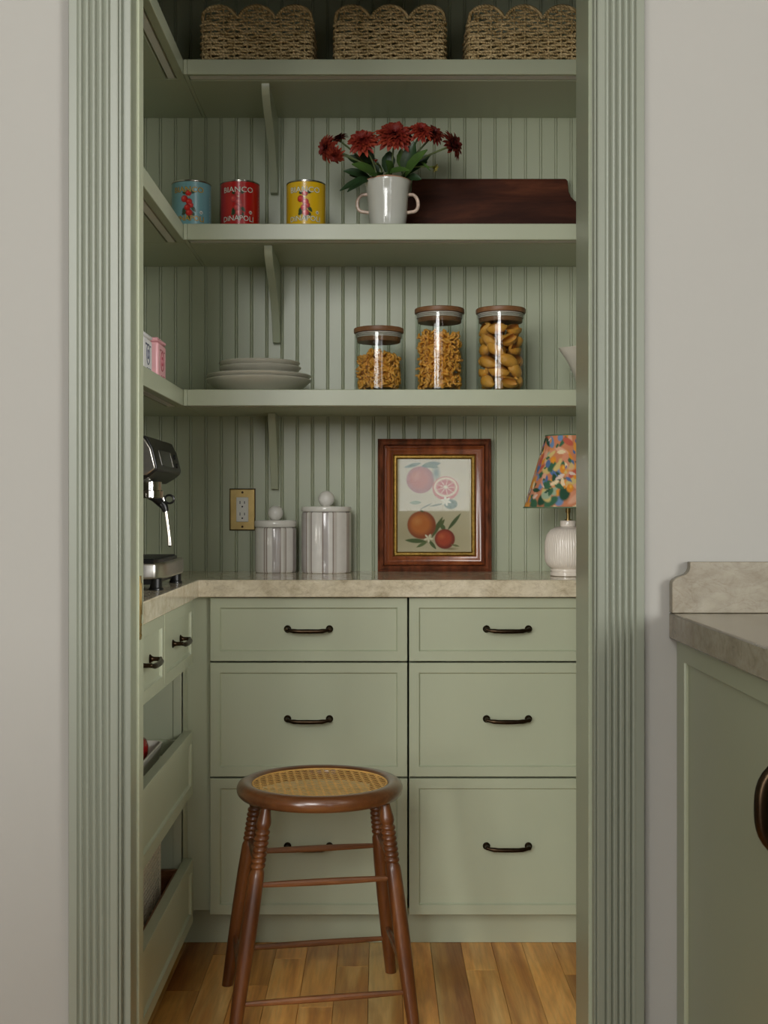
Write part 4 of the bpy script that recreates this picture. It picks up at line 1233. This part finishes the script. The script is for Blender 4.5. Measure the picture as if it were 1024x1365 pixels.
jar(J[1][0], 3.16, J[1][1], 'tall glass jar with wooden lid, middle of the three')
jar(J[2][0], 3.16, J[2][1], 'tall glass jar with wooden lid holding big pasta shells')
pasta_fill(J[0][0], 3.16, .098, 420, 5, 'small curled dry pasta in the short glass jar')
pasta_fill(J[1][0], 3.16, .152, 640, 6, 'small curled dry pasta filling the middle tall jar')
def shell_mesh():
    vs, fs = [], []
    nu, nv = 14, 10
    for i in range(nu + 1):
        u = i / nu
        ph = -PI * .5 + PI * u
        for j in range(nv + 1):
            v = j / nv
            th = R(-28) + R(286) * v
            rad = .0165 * (math.cos(ph) ** .75 + .02) * (1 - .16 * v)
            vs.append((.0255 * math.sin(ph) + .004 * math.sin(th), rad * math.cos(th) - .05 * (math.sin(ph) ** 2) * .05, rad * math.sin(th)))
    for i in range(nu):
        for j in range(nv):
            a = i * (nv + 1) + j
            fs.append((a, a + 1, a + nv + 2, a + nv + 1))
    b = len(vs)
    vs += [tuple(Vector((p[0] * .93, p[1] * .88, p[2] * .88))) for p in vs]
    fs += [tuple(q + b for q in f[::-1]) for f in fs]
    return MB().add(vs, fs).mesh('pasta_shell', 60)
SM = shell_mesh(); SM.materials.append(PASTA2)
rnd = random.Random(17)
z = .0255
first = True
lay = 0
while z < .165:
    n = 5
    for k in range(n + 1):
        if k < n:
            a = 2 * PI * (k + .5 * (lay % 2)) / n + rnd.uniform(-.12, .12)
            rr = JR_ - .0024 - .0195
        else:
            a, rr = 0, 0
        o = obj('pasta_shell', SM, PASTA2)
        o.location = (J[2][0] + rr * math.cos(a), 3.16 + rr * math.sin(a), LZ + z + rnd.uniform(-.002, .003))
        tang = a + PI / 2
        sc__ = .95 + .08 * rnd.random()
        o.scale = (sc__,) * 3
        o.rotation_euler = (rnd.uniform(-1.4, 1.4) + PI, rnd.uniform(-.5, .5), tang + rnd.uniform(-.25, .25))
        tag(o, 'large dry pasta shell in the right glass jar', 'pasta', 'pasta shells in the right jar')
    z += .0275; lay += 1

# ------------------------------------------------------------------ spouted bowl
bw = obj('pouring_bowl', MB().lathe([(.001, .002), (.034, .0), (.038, .001), (.040, .004), (.050, .020), (.062, .050), (.072, .085), (.079, .118), (.080, .124), (.0775, .1245), (.070, .088), (.059, .052), (.046, .022), (.001, .012)], 64,
                                    wob=lambda a, z: 1 + (.30 * max(0, math.cos(a - PI)) ** 24 * (max(0, z - .07) / .054) if z > .07 else 0)), CREAM, smooth=60)
bw.location = (0.578, 3.22, LZ + .0004)
tag(bw, 'cream bowl with a pouring lip at the right end of the shelf', 'bowl')

# ------------------------------------------------------------------ tins on the left shelf
TINW = plain('tin_white_paint', S(226, 224, 222), 0.35, 0, 40, 0.02)
TINP = plain('tin_pink_paint', S(222, 166, 170), 0.35, 0, 40, 0.02)
INK = plain('tin_ink_navy', S(70, 76, 96), 0.5)
INKR = plain('tin_ink_red', S(150, 62, 74), 0.5)
for (ya, yb, mt, ink, lab, hh) in ((2.622, 2.722, TINW, INK, 'small white tin on the left shelf, nearer the doorway', .084), (2.796, 2.898, TINP, INKR, 'small pink tin on the left shelf, deeper in the corner', .094)):
    t = thing('tin', lab, 'tin', (-0.535, (ya + yb) / 2, LZ + .0004), group='small tins on the left shelf')
    w2, d2 = (yb - ya) / 2, .033
    obj('body', MB().box(-d2, d2, -w2, w2, 0, hh - .010), mt, t, bevel=.006, seg=3)
    obj('lid', MB().box(-d2 - .0006, d2 + .0006, -w2 - .0006, w2 + .0006, hh - .0095, hh), mt, t, bevel=.005, seg=3)
    pr_ = MB()
    xq = d2 + .0003
    pr_.tube([(xq, .018 * math.cos(2 * PI * k / 32), hh * .46 + .022 * math.sin(2 * PI * k / 32)) for k in range(32)], .0011, 5, True)
    pr_.tube([(xq, .006 * math.cos(2 * PI * k / 16), hh * .46 + .010 * math.sin(2 * PI * k / 16)) for k in range(16)], .0012, 5, True)
    for (u, v_, a, b) in ((-.028, .80, .018, .004), (.0, .80, .010, .004), (.02, .79, .012, .003), (-.012, .10, .008, .0025), (.006, .10, .010, .0025), (.024, .10, .006, .0025)):
        pr_.box(xq - .0004, xq + .0002, u, u + a, (hh - .012) * v_, (hh - .012) * v_ + b)
    obj('printed_mark', pr_, ink, t, kind='stuff')

# ------------------------------------------------------------------ scalloped baskets on the top shelf
SEAG = bpy.data.materials.new('seagrass'); SEAG.use_nodes = True
nt = SEAG.node_tree; b_ = nt.nodes['Principled BSDF']
v_ = coords(nt); wv = node(nt, 'ShaderNodeTexWave', bands_direction='DIAGONAL')
wv.inputs['Scale'].default_value = 70; wv.inputs['Distortion'].default_value = 3
nt.links.new(v_, wv.inputs['Vector'])
nz = noise(nt, v_, 45, 4)
c_ = ramp(nt, wv.outputs['Fac'], [(0.1, S(140, 114, 68)), (0.6, S(222, 192, 130)), (1, S(240, 216, 160))])
c2 = ramp(nt, nz, [(0.3, S(140, 116, 70)), (0.7, S(240, 216, 168))])
nt.links.new(mix_rgb(nt, .5, c_, c2), b_.inputs['Base Color']); b_.inputs['Roughness'].default_value = .7
bump(nt, b_, wv.outputs['Fac'], .6, .002)
BWD, BDP = .288, .20
def basket_meshes():
    wv_ = MB()
    def loop(off=0.0):
        # rounded-rectangle path around the basket; returns (x, y, nx, ny, s)
        a, b, rc_ = BWD / 2 - .006, BDP / 2 - .006, .012
        out = []
        def seg(x0, y0, x1, y1, nx, ny):
            L = math.hypot(x1 - x0, y1 - y0); n = int(L / .0053)
            for i in range(n): out.append((x0 + (x1 - x0) * i / n, y0 + (y1 - y0) * i / n, nx, ny))
        def arc(cx, cy, a0):
            for i in range(4):
                t = a0 + R(90) * i / 4; out.append((cx + rc_ * math.cos(t), cy + rc_ * math.sin(t), math.cos(t), math.sin(t)))
        seg(-a + rc_, -b, a - rc_, -b, 0, -1); arc(a - rc_, -b + rc_, -PI / 2)
        seg(a, -b + rc_, a, b - rc_, 1, 0); arc(a - rc_, b - rc_, 0)
        seg(a - rc_, b, -a + rc_, b, 0, 1); arc(-a + rc_, b - rc_, PI / 2)
        seg(-a, b - rc_, -a, -b + rc_, -1, 0); arc(-a + rc_, -b + rc_, PI)
        return out
    lp_ = loop()
    hs = 0.0076
    rnd = random.Random(8)
    def height(x, y):
        # scalloped upper edge on the long sides, level on the short ones
        if abs(y) > BDP / 2 - .012:
            u = (x + BWD / 2) / BWD * 3 % 1
            return .100 + .043 * math.sqrt(max(0, 1 - (2 * u - 1) ** 2))
        return .112
    nrows = int(.140 / hs)
    for rrow in range(nrows):
        z = .006 + rrow * hs
        run = []
        s = 0
        runs = []
        for i, (x, y, nx, ny) in enumerate(lp_):
            ok = z < height(x, y) - .004
            st_ = math.sin(i / len(lp_) * 2 * PI * 15.5 * 2 / 2 + (rrow // 1 % 2) * PI)
            am = .0042 * st_ + rnd.uniform(-.0008, .0008)
            zz = z + rnd.uniform(-.0011, .0011) + .0008 * math.cos(i * .7 + rrow)
            if ok: run.append((x + nx * am, y + ny * am, zz))
            elif run: runs.append(run); run = []
        if run: runs.append(run)
        full = len(runs) == 1 and len(runs[0]) == len(lp_)
        for q in runs:
            if len(q) >= 3: wv_.tube(q, [.0033 + .0005 * math.sin(k * 1.9 + rrow) for k in range(len(q))], 6, full)
    wv_.box(-BWD / 2 + .012, BWD / 2 - .012, -BDP / 2 + .012, BDP / 2 - .012, .001, .006)
    rim_ = MB()
    pts = []
    for (x, y, nx, ny) in lp_:
        pts.append((x, y, height(x, y)))
    rim_.tube(pts, .0046, 7, True)
    stk = MB()
    for k in range(31):
        i = int((k + .5) / 31 * len(lp_)) % len(lp_)
        x, y, nx, ny = lp_[i]
        stk.tube([(x, y, .003), (x, y, height(x, y) - .002)], .0022, 5)
    return wv_.mesh('weave', 60), rim_.mesh('rim', 60), stk.mesh('stakes', 60)
wm, rm, sm = basket_meshes()
for me in (wm, rm, sm): me.materials.append(SEAG)
for (px, lab) in ((342, 'scalloped seagrass basket at the left of the top shelf'), (520, 'scalloped seagrass basket in the middle of the top shelf'), (699, 'scalloped seagrass basket at the right of the top shelf, cut by the jamb')):
    t = thing('basket', lab, 'basket', (X(px, 3.08), 3.178, SH[0][0] + .0005), group='baskets on the top shelf')
    obj('weave', wm, SEAG, t); obj('rim', rm, SEAG, t); obj('stakes', sm, SEAG, t)

# ------------------------------------------------------------------ tray of red fruit in the upper pull-out
TRW = plain('white_enamel', S(226, 222, 210), 0.3, 0, 10, 0.02)
tz = 0.5026
ty = 2.60
def rr_loop(hx, hy, r, z, n=5):
    out = []
    for (cx, cy, a0) in ((hx - r, -hy + r, -PI / 2), (hx - r, hy - r, 0), (-hx + r, hy - r, PI / 2), (-hx + r, -hy + r, PI)):
        for i in range(n + 1):
            a = a0 + PI / 2 * i / n
            out.append((cx + r * math.cos(a), cy + r * math.sin(a), z))
    return out
def loft(loops):
    mb = MB(); vs, fs = [], []
    n = len(loops[0])
    for lp in loops: vs += lp
    for i in range(len(loops) - 1):
        for k in range(n):
            j = (k + 1) % n
            fs.append((i * n + k, i * n + j, (i + 1) * n + j, (i + 1) * n + k))
    fs.append(tuple(range(n))); fs.append(tuple((len(loops) - 1) * n + k for k in range(n)))
    return mb.add(vs, fs)
HX, HY = .115, .26
tro = obj('fruit_tray', loft([rr_loop(HX - .014, HY - .014, .02, 0), rr_loop(HX - .008, HY - .008, .022, .003), rr_loop(HX - .002, HY - .002, .026, .0405), rr_loop(HX, HY, .028, .0450), rr_loop(HX - .004, HY - .004, .025, .0455),
                             rr_loop(HX - .006, HY - .006, .023, .039), rr_loop(HX - .012, HY - .012, .02, .008), rr_loop(HX - .018, HY - .018, .015, .0055)]), TRW, smooth=50)
tro.location = (-0.498 - HX, 2.852 - HY, tz)
tag(tro, 'white rectangular tray in the open pull-out on the left', 'tray')
APPLE = plain('red_fruit_skin', S(150, 30, 30), 0.25, 0, 25, 0.35, coat=0.3)
random.seed(5)
fi = 0
flabels = ['red fruit at the far corner of the white tray', 'red fruit next to the far corner of the white tray', 'red fruit along the aisle edge of the white tray']
am = MB().lathe([(.002, .062), (.008, .066), (.020, .067), (.032, .058), (.0365, .042), (.034, .022), (.025, .007), (.012, .001), (.002, .004)], 24).mesh('skin', 60); am.materials.append(APPLE)
stm = MB().tube([(0, 0, .060), (.001, 0, .070), (.003, .001, .078)], .0012, 6).mesh('stalk'); stm.materials.append(plain('stalk_brown', S(80, 60, 36), 0.7))
for (ax, ay, sc2) in ((-0.552, 2.783, .90), (-0.552, 2.694, .92), (-0.552, 2.605, .92), (-0.642, 2.755, .92), (-0.642, 2.662, .92)):
    a = thing('fruit', ['round red fruit nearest the far corner of the white tray', 'round red fruit second from the far corner along the tray edge', 'round red fruit third from the far corner along the tray edge',
                        'round red fruit at the inner side of the tray, farther in', 'round red fruit at the inner side of the tray, nearer the doorway'][fi], 'fruit', (ax, ay, tz + .0065), (random.uniform(-.25, .25), random.uniform(-.25, .25), random.uniform(0, 6)), 'red fruit in the white tray')
    a.scale = (sc2,) * 3
    obj('skin', am, APPLE, a); obj('stalk', stm, None, a)
    fi += 1

# ------------------------------------------------------------------ woven mesh bin in the lower pull-out
MESHM = plain('woven_paper_fibre', S(214, 204, 182), 0.7, 0, 200, 0.2)
MESHB = plain('mesh_backing', S(60, 52, 40), 0.8, 0, 40, 0.1)
mbn = thing('mesh_bin', 'woven fibre mesh bin standing in the bottom pull-out', 'bin', (-0.63, 2.56, .1208))
x0, x1, y0, y1, zz0, zz1 = -0.748, -0.508, 2.245, 2.838, .1208, .372
frame = MB()
for (xa, ya) in ((x0, y0), (x1, y0), (x0, y1), (x1, y1)): frame.box(xa - .004, xa + .004, ya - .004, ya + .004, zz0, zz1)
for zc in (zz0 + .004, zz1 - .004):
    frame.box(x0, x1, y0 - .004, y0 + .004, zc - .004, zc + .004); frame.box(x0, x1, y1 - .004, y1 + .004, zc - .004, zc + .004)
    frame.box(x0 - .004, x0 + .004, y0, y1, zc - .004, zc + .004); frame.box(x1 - .004, x1 + .004, y0, y1, zc - .004, zc + .004)
frame.box(x0, x1, y0, y1, zz0, zz0 + .004)
obj('frame', frame, MESHM, mbn, world=True)
obj('liner', MB().box(x0 + .005, x1 - .004, y0 + .006, y1 - .006, zz0 + .005, zz1 - .02), MESHB, mbn, world=True, label='brown liner seen through the mesh')
wm2 = MB()
k = 0
yy = y0 + .006
while yy < y1:
    wm2.box(x1 - .0012 + (.0008 if k % 2 else 0), x1 + .0008 + (.0008 if k % 2 else 0), yy, yy + .0038, zz0, zz1); yy += .0095; k += 1
zz = zz0 + .006; k = 0
while zz < zz1:
    wm2.box(x1 - .0008, x1 + .0014, y0, y1, zz, zz + .0036)
    wm2.box(x0, x1, y0 - .001, y0 + .001, zz, zz + .0036); wm2.box(x0, x1, y1 - .001, y1 + .001, zz, zz + .0036)
    zz += .0095; k += 1
obj('weave', wm2, MESHM, mbn, world=True, smooth=0, kind='stuff')
